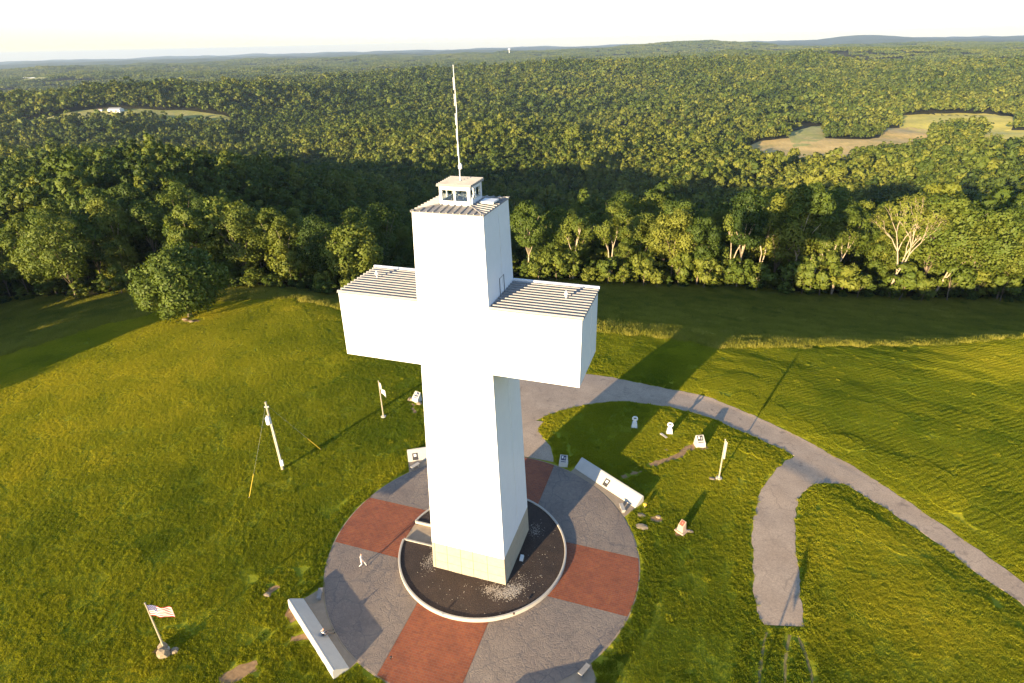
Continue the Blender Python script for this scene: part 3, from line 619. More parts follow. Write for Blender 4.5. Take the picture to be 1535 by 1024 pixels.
MB().tube([(-.55, -.35, cz0+.16), (-.55, -.35, cz1)], .04, 6).build('inner_pole', 'wood', lant)
cr = MB(); ov = 1.29; vs = [(-ov, -ov, cz1+.002), (ov, -ov, cz1+.002), (ov, ov, cz1+.002), (-ov, ov, cz1+.002), (-ov, -ov, cz1+.10), (ov, -ov, cz1+.10), (ov, ov, cz1+.16), (-ov, ov, cz1+.16)]
cr.add(vs, [(3, 2, 1, 0), (4, 5, 6, 7), (0, 1, 5, 4), (1, 2, 6, 5), (2, 3, 7, 6), (3, 0, 4, 7)]); crf = cr.build('lantern_roof', 'roofmetal', cross)
for i in range(8):
    y = -ov+.12+(2*ov-.24)*i/7; z = cz1+.10+.06*(y+ov)/(2*ov)
    MB().add([(sx*ov*1.003, y+a, z+h) for sx in (-1, 1) for a, h in ((-.07, 0), (-.03, .08), (.03, .08), (.07, 0))], [(0, 1, 5, 4), (1, 2, 6, 5), (2, 3, 7, 6), (3, 2, 1, 0), (4, 5, 6, 7)]).build('roof_rib', 'roofmetal', crf)
MB().tube([(1.22, -.98, cz0+.02), (1.25, -1.0, cz0+.45), (1.36, -.95, cz0+.8), (1.30, -.92, cz1)], .045, 6).build('conduit', 'paleplastic', cross)
ms = MB().tube([(0, 0, cz1+.1), (.01, 0, cz1+1.0), (.0, 0, cz1+3.2), (.05, 0, cz1+5.0), (0, 0, cz1+7.6)], [.036, .040, .033, .028, .020], 8).build('mast', 'trim', cross)
MB().lathe((.09, -.05, cz1+.95), [(.03, 0), (.14, .08), (.15, .3), (.07, .42), (.03, .46)], 10).build('beacon', 'paleplastic', ms)
for zz in (1.9, 2.9, 3.9, 5.1, 6.1): MB().tube([(-.045, -.03, cz1+zz), (-.045, -.03, cz1+zz+.75)], .022, 5).build('mast_sleeve', 'trim', ms)
# ---------------------------------------------------------------- sloping walls, pads, benches round the plaza
T_, N_ = Vector((-.858, .514, 0)), Vector((.514, .858, 0)); WA = Vector((13.32, 10.13, 0)); WL = 8.85
WALLS = {(1, 1): 'cream wall with a sloping face and a dark plaque, half in the shadow of the cross', (-1, -1): 'sloping grey wall with a person seated on it at the lower left of the plaza',
         (-1, 1): 'sloping pale wall with a dark plaque, partly hidden behind the shaft of the cross', (1, -1): 'sloping wall at the lower right edge of the plaza casting a dark shadow over the paving'}
def flip(p, sx, sy): return (p[0]*sx, p[1]*sy, p[2])
for (sx, sy), lab in WALLS.items():
    base = flip(WA+T_*WL/2+N_*.7, sx, sy)
    w_ = thing('sloping_wall', lab, 'wall', base, 'sloping walls at the four corners of the plaza')
    cs = [(0, -.1), (0, .10), (1.05, .93), (1.20, .97), (1.30, .90), (1.36, -.1)]
    def pan(s0, s1):
        vs = [flip(WA+T_*s_+N_*n+Vector((0, 0, z)), sx, sy) for s_ in (s0, s1) for n, z in cs]; n = len(cs)
        fs = [tuple(range(n)), tuple(range(2*n-1, n-1, -1))]+[((i+1) % n, i, n+i, n+(i+1) % n) for i in range(n)]
        if sx*sy > 0: fs = [f[::-1] for f in fs]
        return MB().add(vs, fs)
    pan(0, WL).build('wall_body', 'wall', w_)
    if sy > 0:   # plaque let into the slope
        s0, n0 = (4.1, .42) if sx > 0 else (.55, .38); sl_ = (.83/1.05)
        pf = MB(); on = Vector((N_.x*-.62, N_.y*-.62, .785))
        q = [WA+T_*(s0+a)+N_*(n0+b*.785)+Vector((0, 0, .10+(n0+b*.785)*sl_)) for a, b in ((0, -.42), (.62, -.42), (.62, .42), (0, .42))]
        vs = [flip(p, sx, sy) for p in q]+[flip(p+on*.035, sx, sy) for p in q]; fs = [(4, 5, 6, 7), (0, 1, 5, 4), (1, 2, 6, 5), (2, 3, 7, 6), (3, 0, 4, 7)]
        pl_ = pf.add(vs, fs).build('plaque', 'dark', w_)
        q = [WA+T_*(s0+a)+N_*(n0+b*.785)+Vector((0, 0, .10+(n0+b*.785)*sl_)) for a, b in ((.16, -.02), (.46, -.02), (.46, .30), (.16, .30))]
        vs = [flip(p+on*.03, sx, sy) for p in q]+[flip(p+on*.045, sx, sy) for p in q]; MB().add(vs, fs).build('portrait_panel', 'paleplastic', pl_)
    # pad between wall and paving
    A, B = WA-N_*.02, WA+T_*WL-N_*.02; aA, aB = math.atan2(8.45, 12.33), math.atan2(B.y, B.x)
    poly = [(A.x, A.y), (B.x, B.y)]+[(15.04*math.cos(t), 15.04*math.sin(t)) for t in np.linspace(aB, aA, 14)]
    poly = [(x*sx, y*sy) for x, y in poly]
    if sx*sy < 0: poly = poly[::-1]
    pd = MB().prism(poly, -.15, .036).build('wall_apron', 'tan'); pd['kind'] = 'structure'
    NOGRASS.append([(x*1.0, y*1.0) for x, y in [flip(WA-T_*.05-N_*.0, sx, sy)[:2], flip(WA+T_*(WL+.05), sx, sy)[:2], flip(WA+T_*(WL+.05)+N_*1.4, sx, sy)[:2], flip(WA-T_*.05+N_*1.4, sx, sy)[:2]]]); NOGRASS.append(poly)
    bl = {(1, 1): 'small pale bench with two slab legs at the right end of the plaqued cream wall', (-1, -1): 'small bench in the shade of the wall where a person sits', (-1, 1): 'small white bench below the wall behind the cross shaft', (1, -1): 'small bench by the wall at the bottom edge, right of the plaza'}[(sx, sy)]
    bx, by = 12.05*sx, 9.42*sy; bn = thing('bench', bl, 'bench', (bx, by, .036), 'little benches in front of the sloping walls')
    an = math.atan2(-.91*sy, .41*sx)
    MB().box((bx, by, .43), (1.15, .40, .08), an, None, (.96, .94)).build('seat', 'shadeconc' if sy < 0 else 'concrete', bn)  # benches in wall shade get a darker seat: shade put into the colour
    for e in (-.36, .36): MB().box((bx+e*math.cos(an), by+e*math.sin(an), .212), (.14, .30, .352), an).build('leg', 'shadeconc', bn)

# ---------------------------------------------------------------- flagpoles
def flag_mesh(name, w_, h_, fn, nx=40, nz=13, droop=0, wave=.10, az=0.0):
    """a real sheet of cloth: fn(i,j) gives the material of a cell"""
    mb = MB(); vs = []; ca, sa = math.cos(az), math.sin(az)
    for j in range(nz+1):
        for i in range(nx+1):
            u = i/nx; v = j/nz; x = u*w_*(1-.35*droop); z = -v*h_-droop*u*w_*.75-.05*w_*u*u; y = wave*math.sin(u*8+v*1.3)*u**.5+wave*.4*math.sin(u*17-v*2)*u
            vs.append((x*ca-y*sa, x*sa+y*ca, z))
    fs = []; ms = []
    for j in range(nz):
        for i in range(nx): fs.append((j*(nx+1)+i, j*(nx+1)+i+1, (j+1)*(nx+1)+i+1, (j+1)*(nx+1)+i)); ms.append(fn(i, j))
    for k in dict.fromkeys(ms): mb.mi(k)
    mb.v = vs; mb.f = fs; mb.m = [mb.mi(k) for k in ms]; return mb
for nm_, c in (('flagred', (.45, .035, .045)), ('flagwhite', (.78, .74, .72)), ('flagblue', (.045, .05, .19))): M[nm_] = leafmat(nm_, c, c, c, .3, 'OBJECT', .1)
def us(i, j): return 'flagblue' if i < 16 and j < 7 else ('flagred' if j % 2 == 0 else 'flagwhite')
def flagpole(x, y, h_, label, kind):
    z = h1(x, y); f = thing('flagpole', label, 'flagpole', (x, y, z), 'white flagpoles at the four corners of the lawn')
    MB().tube([(x, y, z-.1), (x, y, z+h_*.5), (x, y, z+h_)], [.085, .07, .05], 10).build('pole', 'polewhite', f)
    MB().ball((x, y, z+h_+.05), .075, None, sub=2).build('finial', 'polewhite', f)
    MB().lathe((x, y, z-.1), [(.34, 0), (.34, .22), (.30, .26), (.12, .27), (.10, .34)], 18).build('footing', 'concrete', f)
    if kind == 'us':
        fl = flag_mesh('flag', 2.0, 1.2, us, az=.22, wave=.11)
    elif kind == 'droop': fl = flag_mesh('flag', 1.5, .95, lambda i, j: 'flagwhite', 18, 8, .85, .16, az=-.5)
    elif kind == 'limp': fl = flag_mesh('flag', .8, 1.1, lambda i, j: 'flagwhite', 18, 8, .9, .16, az=-.5)
    else: fl = flag_mesh('flag', .26, 2.3, lambda i, j: 'flagwhite', 14, 10, .9, .14, az=-.3)
    fl.v = [(a+x+.075, b+y, cc+z+h_-.12) for a, b, cc in fl.v]; fo = fl.build('flag', None, f, smooth=True); fo['tint'] = .5
    if kind == 'us':   # rows of stars on both sides of the blue canton
        st = MB()
        def cl(u, v):
            xx = u*2.0; zz = -v*1.2-.05*2.0*u*u; yy = .11*math.sin(u*8+v*1.3)*u**.5+.044*math.sin(u*17-v*2)*u; ca, sa = math.cos(.22), math.sin(.22)
            return Vector((xx*ca-yy*sa+x+.075, xx*sa+yy*ca+y, zz+z+h_-.12))
        for r_ in range(9):
            for c_ in range(6 - r_ % 2):
                u = .4*(c_+.55+.5*(r_ % 2))/6.1; v = (7/13)*(r_+.75)/9.5; p = cl(u, v); du = (cl(u+.004, v)-p).normalized(); dv = (cl(u, v-.004)-p).normalized(); nn = du.cross(dv)
                for sd in (-1, 1):
                    ring = [p+nn*sd*.008+(du*math.sin(k*math.pi/5)+dv*math.cos(k*math.pi/5))*(.034 if k % 2 == 0 else .014) for k in range(10)]
                    st.add(ring, [tuple(range(10))])
        st.build('stars', 'flagwhite', fo)['kind'] = 'stuff'
    MB().tube([(x+.075, y-.02, z+1.2), (x+.06, y-.02, z+h_-.05)], .008, 4).build('halyard', 'polewhite', f)
flagpole(-21.21, -17.86, 5.55, 'white flagpole flying the stars and stripes on the lower left lawn', 'us')
flagpole(-21.05, 17.94, 5.5, 'white flagpole with a limp white flag left of the cross shaft', 'droop')
flagpole(21.54, 17.58, 5.3, 'white flagpole with a furled white flag on the right lawn beside the curved road', 'furl')
flagpole(21.4, -17.8, 5.5, 'white flagpole whose limp flag throws a dark shadow beside the drive', 'limp')

# ---------------------------------------------------------------- utility pole with guys
ux, uy = -26.95, 4.69; uz = h1(ux, uy); U = thing('utility_pole', 'tall weathered pole with a white transformer and two yellow guarded guy wires', 'utility pole', (ux, uy, uz))
TOPU = Vector((ux-.35, uy+.25, uz+9.15))
MB().tube([(ux, uy, uz-.2), (ux-.15, uy+.1, uz+4.5), TOPU], [.17, .15, .11], 10).build('pole', 'polewhite', U)
tc = (ux-.10, uy-.25, uz+6.55); tr = MB().lathe(tc, [(.05, 0), (.26, .04), (.28, .1), (.28, .82), (.24, .92), (.1, .96)], 14).build('transformer', 'paleplastic', U)
for k in (-.1, .1): MB().lathe((tc[0]+k, tc[1], tc[2]+.95), [(.035, 0), (.05, .08), (.03, .12), (.045, .18), (.02, .24)], 8).build('insulator', 'paleplastic', tr)
MB().tube([(ux+.17, uy-.12, uz+.8), (ux+.08, uy-.04, uz+4.4), (ux-.02, uy+.02, uz+6.6)], .055, 7).build('conduit', 'steel', U)
MB().box((ux+.24, uy-.16, uz+1.15), (.34, .24, .75), .4).build('meter_box', 'paleplastic', U)
MB().box((ux-.31, uy+.2, uz+8.55), (.5, .12, .14), .4).build('bracket', 'steel', U)
for gx, gy, gl in ((-27.35, -.55, 2.6), (-24.9, 9.31, 2.6)):
    gz = h1(gx, gy); g0 = Vector((gx, gy, gz)); d = (TOPU-Vector((0, 0, .3))-g0); 
    gw = MB().tube([g0, g0+d*.5+Vector((0, 0, -.05)), g0+d], .006, 5).build('guy_wire', 'steel', U)
    MB().tube([g0+d.normalized()*.12, g0+d.normalized()*gl], .04, 6).build('guy_guard', 'yellow', gw)
    MB().lathe((gx, gy, gz-.08), [(.05, 0), (.05, .16), (.02, .2)], 6).build('anchor', 'steel', gw)

# ---------------------------------------------------------------- inscribed markers, monuments, lamps
def marker(x, y, rz, label, w_, h_, pm):
    z = h1(x, y) if math.hypot(x, y) > 14.9 else .05; t = thing('inscription_stand', label, 'marker', (x, y, z), 'white stands with dark plaques'); ca, sa = math.cos(rz), math.sin(rz)
    def tf(a, b, c): return (x+a*ca-b*sa, y+a*sa+b*ca, z+c)
    d_ = w_*.8; P = [(-.5*w_, -.5*d_, -.1), (.5*w_, -.5*d_, -.1), (.5*w_, .5*d_, -.1), (-.5*w_, .5*d_, -.1), (-.46*w_, -.42*d_, .45*h_), (.46*w_, -.42*d_, .45*h_), (.40*w_, .40*d_, h_), (-.40*w_, .40*d_, h_)]
    MB().add([tf(*p) for p in P], [(3, 2, 1, 0), (0, 1, 5, 4), (4, 5, 6, 7), (1, 2, 6, 5), (3, 0, 4, 7), (2, 3, 7, 6)]).build('pedestal', 'wall', t)
    a, b, c = Vector(P[4]), Vector(P[5]), Vector(P[7]); ex = (b-a); ey = (c-a); ey = Vector((0, ey.y, ey.z)); nn = Vector((0, -ey.z, ey.y)).normalized()
    def quad(u0, u1, v0, v1, th, lo=.0):
        q = [a+ex*u+Vector((0, ey.y*v, ey.z*v)) for u, v in ((u0, v0), (u1, v0), (u1, v1), (u0, v1))]
        return [tf(*(p+nn*lo)) for p in q]+[tf(*(p+nn*th)) for p in q]
    F5 = [(4, 5, 6, 7), (0, 1, 5, 4), (1, 2, 6, 5), (2, 3, 7, 6), (3, 0, 4, 7)]
    pq = MB().add(quad(.2, .8, .34, .92, .03), F5).build('plaque', pm, t)
    MB().add(quad(.3, .45, .55, .85, .04, .028), F5).build('picture', 'paleplastic', pq)
    MB().add(quad(.56, .72, .62, .68, .04, .028)+quad(.56, .72, .5, .55, .04, .028), F5+[tuple(i+8 for i in f) for f in F5]).build('text_lines', 'paleplastic', pq)
    MB().add(quad(.2, .8, .12, .2, .02), F5).build('caption', pm, t)
marker(19.2, 23.3, .42, 'large white slanted stand with a dark plaque at the end of the bare clay trench', 1.2, 1.3, 'dark')
marker(-18.55, 22.85, -.25, 'white slanted stand with a dark plaque on pale stones left of the cross shaft', 1.15, 1.35, 'bluedark')
marker(4.35, 14.95, .1, 'white stand with a blue panel in the shadow beside the cream wall', 1.05, 1.2, 'bluedark')
def viewer(x, y, rz, label):
    z = h1(x, y); t = thing('pierced_marker', label, 'monument', (x, y, z), 'white markers with pierced round heads on the back lawn')
    MB().box((x, y, z+.36), (.74, .52, .82), rz, None, (.72, .72)).build('base', 'paleplastic', t)
    MB().box((x, y, z+.89), (.30, .26, .24), rz, None, (.85, .85)).build('neck', 'paleplastic', t)
    # round head: a thick ring standing upright, slot through it
    mb = MB(); n = 20; vs = []; fs = []; ca, sa = math.cos(rz), math.sin(rz); cz_ = z+1.28
    for k in range(n):
        q = 2*math.pi*k/n; co, si = math.cos(q), math.sin(q)
        for a, c, b in ((.36*co, .32*si, -.08), (.36*co, .32*si, .08), (.22*co, .13*si+.05, .08), (.22*co, .13*si+.05, -.08)): vs.append((x+a*ca-b*sa, y+a*sa+b*ca, cz_+c))
    for k in range(n):
        o = k*4; p = ((k+1) % n)*4
        for j in range(4): fs.append((o+j, o+(j+1) % 4, p+(j+1) % 4, p+j))
    me_ = mb.add(vs, fs).build('round_head', 'paleplastic', t)
    bm = bmesh.new(); bm.from_mesh(me_.data); bmesh.ops.recalc_face_normals(bm, faces=bm.faces); bm.to_mesh(me_.data); bm.free()
    MB().box((x, y, z-.02), (.9, .7, .08), rz).build('slab', 'concrete', t)
viewer(11.13, 25.1, .15, 'white marker with a pierced round head standing in the shadow of the cross')
viewer(15.5, 24.95, .15, 'sunlit white marker with a pierced round head beside a flat stone on the lawn')
o = MB().box((14.9, 24.1, h1(14.9, 24.1)+.05), (1.15, .32, .14), -.75, None, (.95, .9)).build('flat_stone', 'concrete'); tag(o, 'narrow pale stone lying flat in the grass before the sunlit marker', 'stone')
px, py = 18.15, 8.15; t = thing('granite_marker', 'short pink granite pillar with a red slanted plaque on the right lawn', 'marker', (px, py, 0)); rz = -.55
MB().box((px, py, .08), (1.05, .95, .24), rz, None, (.95, .95)).build('plinth', 'granite', t)
ca, sa = math.cos(rz), math.sin(rz); tf = lambda a, b, c: (px+a*ca-b*sa, py+a*sa+b*ca, c)
P = [(-.34, -.3, .2), (.34, -.3, .2), (.34, .3, .2), (-.34, .3, .2), (-.27, -.26, .88), (.27, -.26, .88), (.27, .24, 1.28), (-.27, .24, 1.28)]
MB().add([tf(*p) for p in P], [(0, 1, 5, 4), (4, 5, 6, 7), (1, 2, 6, 5), (3, 0, 4, 7), (2, 3, 7, 6)]).build('pillar', 'granite', t)
q = [(-.21, -.21, .925), (.21, -.21, .925), (.21, .19, 1.245), (-.21, .19, 1.245)]
pq = MB().add([tf(a, b, c) for a, b, c in q]+[tf(a, b-.02, c+.025) for a, b, c in q], [(4, 5, 6, 7), (0, 1, 5, 4), (1, 2, 6, 5), (2, 3, 7, 6), (3, 0, 4, 7)]).build('plaque', 'redplaque', t)
MB().lathe(tf(.03, .03, 1.10), [(.055, 0), (.055, .03), (.03, .045)], 8).build('emblem', 'paleplastic', pq)
o = MB().ball((18.95, 8.35, .05), .3, None, (1.2, .8, .4), 3, .12).build('boulder', 'boulder'); tag(o, 'small pale stone beside the pink granite pillar', 'stone')
# yellow spot lamp with its cable
t = thing('ground_lamp', 'small yellow lamp on a stub post just past the end of the cream wall', 'lamp', (14.25, 10.5, 0))
MB().tube([(14.25, 10.5, -.05), (14.25, 10.5, .34)], .035, 6).build('post', 'steel', t)
MB().lathe((14.25, 10.5, .30), [(.05, 0), (.18, .06), (.21, .2), (.17, .3), (.05, .33)], 12).build('lamp_head', 'yellow', t)
MB().tube([(14.27, 10.45, .05), (14.55, 10.1, .03), (14.85, 9.75, .035), (14.95, 9.45, .03)], .03, 5).build('cable', 'black', t)
for i, (x, y, r_, s3, lab) in enumerate(((14.05, 9.25, .38, (1.2, .9, .3), 'flat pale stone between the yellow lamp and the plaza edge'), (14.3, 7.6, .5, (1.3, 1.0, .35), 'broad flat grey stone in the grass at the right edge of the plaza'), (15.75, 9.5, .28, (1, .8, .5), 'small rock on the bare clay right of the yellow lamp'),
        (-21.55, -17.75, .38, (1.1, .9, 1.2), 'rounded rock on the upper side of the stars and stripes pole'), (-21.0, -18.2, .48, (1.15, .9, 1.25), 'pale rock in front of the stars and stripes pole'), (-20.4, -17.7, .36, (1, .9, .6), 'rock on the shaded side of the stars and stripes pole'),
        (-16.75, -10.75, .32, (1.2, .8, .5), 'rock on bare clay beyond the end of the wall with the seated person'), (-19.5, 22.9, .5, (1, .9, .7), 'tan boulder left of the plaqued stand behind the shaft'), (-17.9, 22.2, .42, (1, .8, .7), 'pale boulder right below the plaqued stand behind the shaft'),
        (-75.4, 38.3, .5, (1.3, .8, .45), 'pale stone left of the round tree foot'), (-73.2, 37.7, .45, (1.3, .8, .4), 'flat stone in the ring at the round tree foot'), (20.8, 17.3, .3, (1.2, .9, .4), 'stone beside the furled flag pole foot'), (15.45, 21.2, .22, (1.2, .8, .4), 'little pale stone above the clay trench on the right lawn'))):
    o = MB().ball((x, y, h1(x, y)+r_*s3[2]*.25), r_, None, s3, i, .13).build('boulder', 'boulder', origin=(x, y, h1(x, y))); tag(o, lab, 'boulder')
o = MB().box((4.04, -.2, .42), (.34, .62, .26), .1, None, (.9, .95)).build('junction_box', 'paleplastic'); tag(o, 'small white box on the mulch in the shade by the cross', 'utility box')

# ---------------------------------------------------------------- people
def skin_mesh(name, joints, edges, mats, regions, sub=2):
    """one continuous body grown from a skeleton (skin + subdivision); regions: list of (joint set, material)"""
    me = bpy.data.meshes.new(name); keys = list(joints); me.from_pydata([joints[k][0] for k in keys], [(keys.index(a), keys.index(b)) for a, b in edges], [])
    o = bpy.data.objects.new(name+'_tmp', me); COL.objects.link(o); md = o.modifiers.new('s', 'SKIN'); md.use_smooth_shade = True
    for i, k in enumerate(keys): r_ = joints[k][1]; me.skin_vertices[0].data[i].radius = r_ if isinstance(r_, tuple) else (r_, r_)
    me.skin_vertices[0].data[0].use_root = True
    o.modifiers.new('u', 'SUBSURF').levels = sub
    dg = bpy.context.evaluated_depsgraph_get(); out = bpy.data.meshes.new_from_object(o.evaluated_get(dg)); bpy.data.objects.remove(o)
    out.materials.clear()
    for m_ in mats: out.materials.append(M[m_])
    J = [(Vector(joints[a][0]), Vector(joints[b][0]), a, b) for a, b in edges]
    for p in out.polygons:
        best = min(J, key=lambda s_: (lambda t: (p.center-(s_[0]+(s_[1]-s_[0])*t)).length)(max(0, min(1, (p.center-s_[0]).dot(s_[1]-s_[0])/max(1e-6, (s_[1]-s_[0]).length_squared)))))
        p.material_index = regions.get(best[3], regions.get(best[2], 0)); p.use_smooth = True
    return out
def hand(mb, wrist, fwd, side, m):
    wrist, f, s_ = Vector(wrist), Vector(fwd).normalized(), Vector(side).normalized(); u = f.cross(s_); c = wrist+f*.045
    mb.add([c+f*a*.05+s_*b*.04+u*k*.014 for k in (-1, 1) for a, b in ((-1, -.75), (1, -1), (1, 1), (-1, .75))], [(3, 2, 1, 0), (4, 5, 6, 7), (0, 1, 5, 4), (1, 2, 6, 5), (2, 3, 7, 6), (3, 0, 4, 7)], m)
    for b, l in ((-.03, .06), (-.01, .075), (.01, .08), (.03, .07)):
        p = c+f*.045+s_*b; mb.tube([p, p+f*l*.55+u*.006, p+f*l*.9+u*.025], [.010, .009, .007], 6, m)
    p = c-f*.02-s_*.035; mb.tube([p, p+f*.03-s_*.03, p+f*.06-s_*.035], [.012, .011, .008], 6, m)
def person(label, loc, yaw, P, dress, hairm, hair_long):
    """P: joints in a local frame, +x to the figure's right, +y forward; dress: material index per joint"""
    t = thing('person', label, 'person', loc); t.rotation_euler = (0, 0, yaw)
    r_ = dict(pelvis=(.15, .11), waist=(.125, .09), chest=(.165, .105), neck0=.055, neck=.05, head=(.078, .092), crown=(.062, .072), shL=.06, elL=.042, wrL=.028, shR=.06, elR=.042, wrR=.028, hipL=.088, knL=.058, anL=.038, toL=.036, hipR=.088, knR=.058, anR=.038, toR=.036)
    J = {k: (tuple(v), r_[k]) for k, v in P.items()}
    E_ = [('pelvis', 'waist'), ('waist', 'chest'), ('chest', 'neck0'), ('neck0', 'neck'), ('neck', 'head'), ('head', 'crown')]
    for s_ in 'LR': E_ += [('chest', 'sh'+s_), ('sh'+s_, 'el'+s_), ('el'+s_, 'wr'+s_), ('pelvis', 'hip'+s_), ('hip'+s_, 'kn'+s_), ('kn'+s_, 'an'+s_), ('an'+s_, 'to'+s_)]
    mats = ['skin']+sorted(set(dress.values())-{'skin'}); reg = {k: mats.index(dress.get(k, 'skin')) for k in J}
    me = skin_mesh('person_body', J, E_, mats, reg); b_ = link('body', me, t)
    hp, cp = Vector(P['head']), Vector(P['crown']); up = (cp-hp).normalized(); fw = Vector((0, 1, 0)); fw = (fw-up*fw.dot(up)).normalized(); rt = fw.cross(up)
    hd = MB(); 
    for s_ in 'LR':
        wv, ev = Vector(P['wr'+s_]), Vector(P['el'+s_]); hand(hd, wv, wv-ev, (0, 1, 0) if abs((wv-ev).normalized().y) < .8 else (1, 0, 0), 'skin')
    bm = bmesh.new(); bm.from_mesh(me); me2 = hd.mesh('h', None); 
    me2.materials.clear(); me2.materials.append(M['skin']); bm.from_mesh(me2); bm.to_mesh(me); bm.free()
    fc = MB(); cen = hp+up*.03
    fc.add([cen+fw*.085+rt*-.014-up*.02, cen+fw*.085+rt*.014-up*.02, cen+fw*.118-up*.012, cen+fw*.09+up*.03], [(0, 1, 2), (1, 3, 2), (3, 0, 2)], 'skin')
    for e in (-1, 1): fc.ball(cen+fw*.083+rt*.03*e+up*.028, .011, 'paleplastic', sub=1); fc.ball(cen+fw*.091+rt*.03*e+up*.028, .006, 'black', sub=1); fc.ball(cen+rt*.085*e, .022, 'skin', (.5, 1, 1.3), sub=1)
    fc.add([cen+fw*.088+rt*-.025-up*.05, cen+fw*.088+rt*.025-up*.05, cen+fw*.092-up*.058, cen+fw*.092-up*.044], [(0, 2, 1), (0, 1, 3)], 'redplaque'); fc.build('face', None, b_, (0, 0, 0))
    hm = MB(); n = 12
    c0 = hp+up*.045-fw*.018
    bmh = bmesh.new(); bmesh.ops.create_uvsphere(bmh, u_segments=14, v_segments=9, radius=1)
    vs = []; 
    for v in bmh.verts:
        q = v.co; p = c0+rt*q.x*.102+fw*q.y*.112+up*q.z*.112
        if q.y < -.1 and hair_long: p += -up*max(0, -q.z)*.24
        vs.append(p)
    fs = [tuple(v.index for v in f.verts) for f in bmh.faces if not (f.calc_center_median().y > .35 and f.calc_center_median().z < .45) and f.calc_center_median().z > (-1.1 if hair_long else -.45)]; bmh.free()
    hm.add(vs, fs); hm.build('hair', hairm, b_, (0, 0, 0), True)
    return t
walk = dict(pelvis=(0, 0, .93), waist=(0, .0, 1.07), chest=(0, .02, 1.32), neck0=(0, .03, 1.46), neck=(0, .04, 1.52), head=(0, .06, 1.6), crown=(0, .055, 1.69),
    shL=(-.19, .02, 1.40), elL=(-.27, -.12, 1.15), wrL=(-.30, -.10, .90), shR=(.19, .02, 1.40), elR=(.27, .10, 1.14), wrR=(.36, .32, 1.12),
    hipL=(-.09, 0, .86), knL=(-.10, .22, .50), anL=(-.10, .34, .09), toL=(-.10, .50, .05), hipR=(.09, 0, .86), knR=(.10, .0, .47), anR=(.10, -.30, .14), toR=(.10, -.18, .04))
dw = {k: 'cloth_white' for k in walk}; dw.update(neck='skin', head='skin', crown='skin', wrL='skin', wrR='skin', toL='cloth_dark', toR='cloth_dark')
person('person in white with dark hair walking across the grey paving', (-10.15, -5.35, .05), R(-75), walk, dw, 'hair', True)
# seated on the sloping face of the lower left wall, legs out towards the paving, looking down at the lap
sit = dict(pelvis=(0, 0, .10), waist=(0, -.06, .23), chest=(0, -.05, .46), neck0=(0, -.01, .60), neck=(0, .02, .66), head=(0, .07, .73), crown=(0, .09, .81),
    shL=(-.18, -.05, .54), elL=(-.24, .06, .30), wrL=(-.12, .24, .24), shR=(.18, -.05, .54), elR=(.24, .06, .30), wrR=(.12, .24, .24),
    hipL=(-.09, .04, .08), knL=(-.13, .44, .13), anL=(-.12, .78, -.20), toL=(-.13, .90, -.16), hipR=(.09, .04, .08), knR=(.13, .43, .10), anR=(.16, .74, -.26), toR=(.17, .87, -.23))
ds = {k: 'cloth_dark' for k in sit}; ds.update(neck='skin', head='skin', crown='skin', elL='cloth_white', elR='cloth_white', wrL='skin', wrR='skin', knL='cloth_tan', knR='cloth_tan', anL='cloth_tan', anR='cloth_tan', hipL='cloth_tan', hipR='cloth_tan', toL='black', toR='black', shL='cloth_white', shR='cloth_white')
person('person in a dark vest and tan trousers seated on the sloping wall', (-9.24, -12.9, .32), math.atan2(.858, .514)-math.pi/2, sit, ds, 'brownhair', False)

# ---------------------------------------------------------------- trees: crowns of leaf clumps over limbs
def leaf_mesh(name, C, Nrm, size, lv, g, m='leaf', stretch=1.25):
    mixn = .58 if size < .4 else .8
    """quads at C facing roughly along Nrm; shading normals follow the clump"""
    n = len(C); d = Nrm+g.normal(0, .55, (n, 3)); d /= np.linalg.norm(d, axis=1, keepdims=True)
    a = np.cross(d, g.normal(0, 1, (n, 3))); a /= np.linalg.norm(a, axis=1, keepdims=True)+1e-9; b = np.cross(d, a)
    s_ = (size*g.uniform(.6, 1.35, n))[:, None]
    q = np.stack([C-a*s_*stretch-d*s_*.2, C-b*s_*.7+d*s_*.12, C+a*s_*stretch-d*s_*.2, C+b*s_*.7+d*s_*.12], 1)
    me = bpy.data.meshes.new(name); me.vertices.add(4*n); me.vertices.foreach_set('co', q.astype(np.float32).ravel())
    me.loops.add(4*n); me.loops.foreach_set('vertex_index', np.arange(4*n, dtype=np.int32)); me.polygons.add(n); me.polygons.foreach_set('loop_start', np.arange(0, 4*n, 4, dtype=np.int32)); me.update(calc_edges=True)
    me.attributes.new('lv', 'FLOAT', 'POINT').data.foreach_set('value', np.repeat(lv, 4).astype(np.float32))
    me.polygons.foreach_set('use_smooth', np.ones(n, bool))
    sn = Nrm*mixn+d*(1.15-mixn); sn /= np.linalg.norm(sn, axis=1, keepdims=True); me.normals_split_custom_set_from_vertices([tuple(v) for v in np.repeat(sn, 4, 0)])
    me.materials.append(M[m]); return me
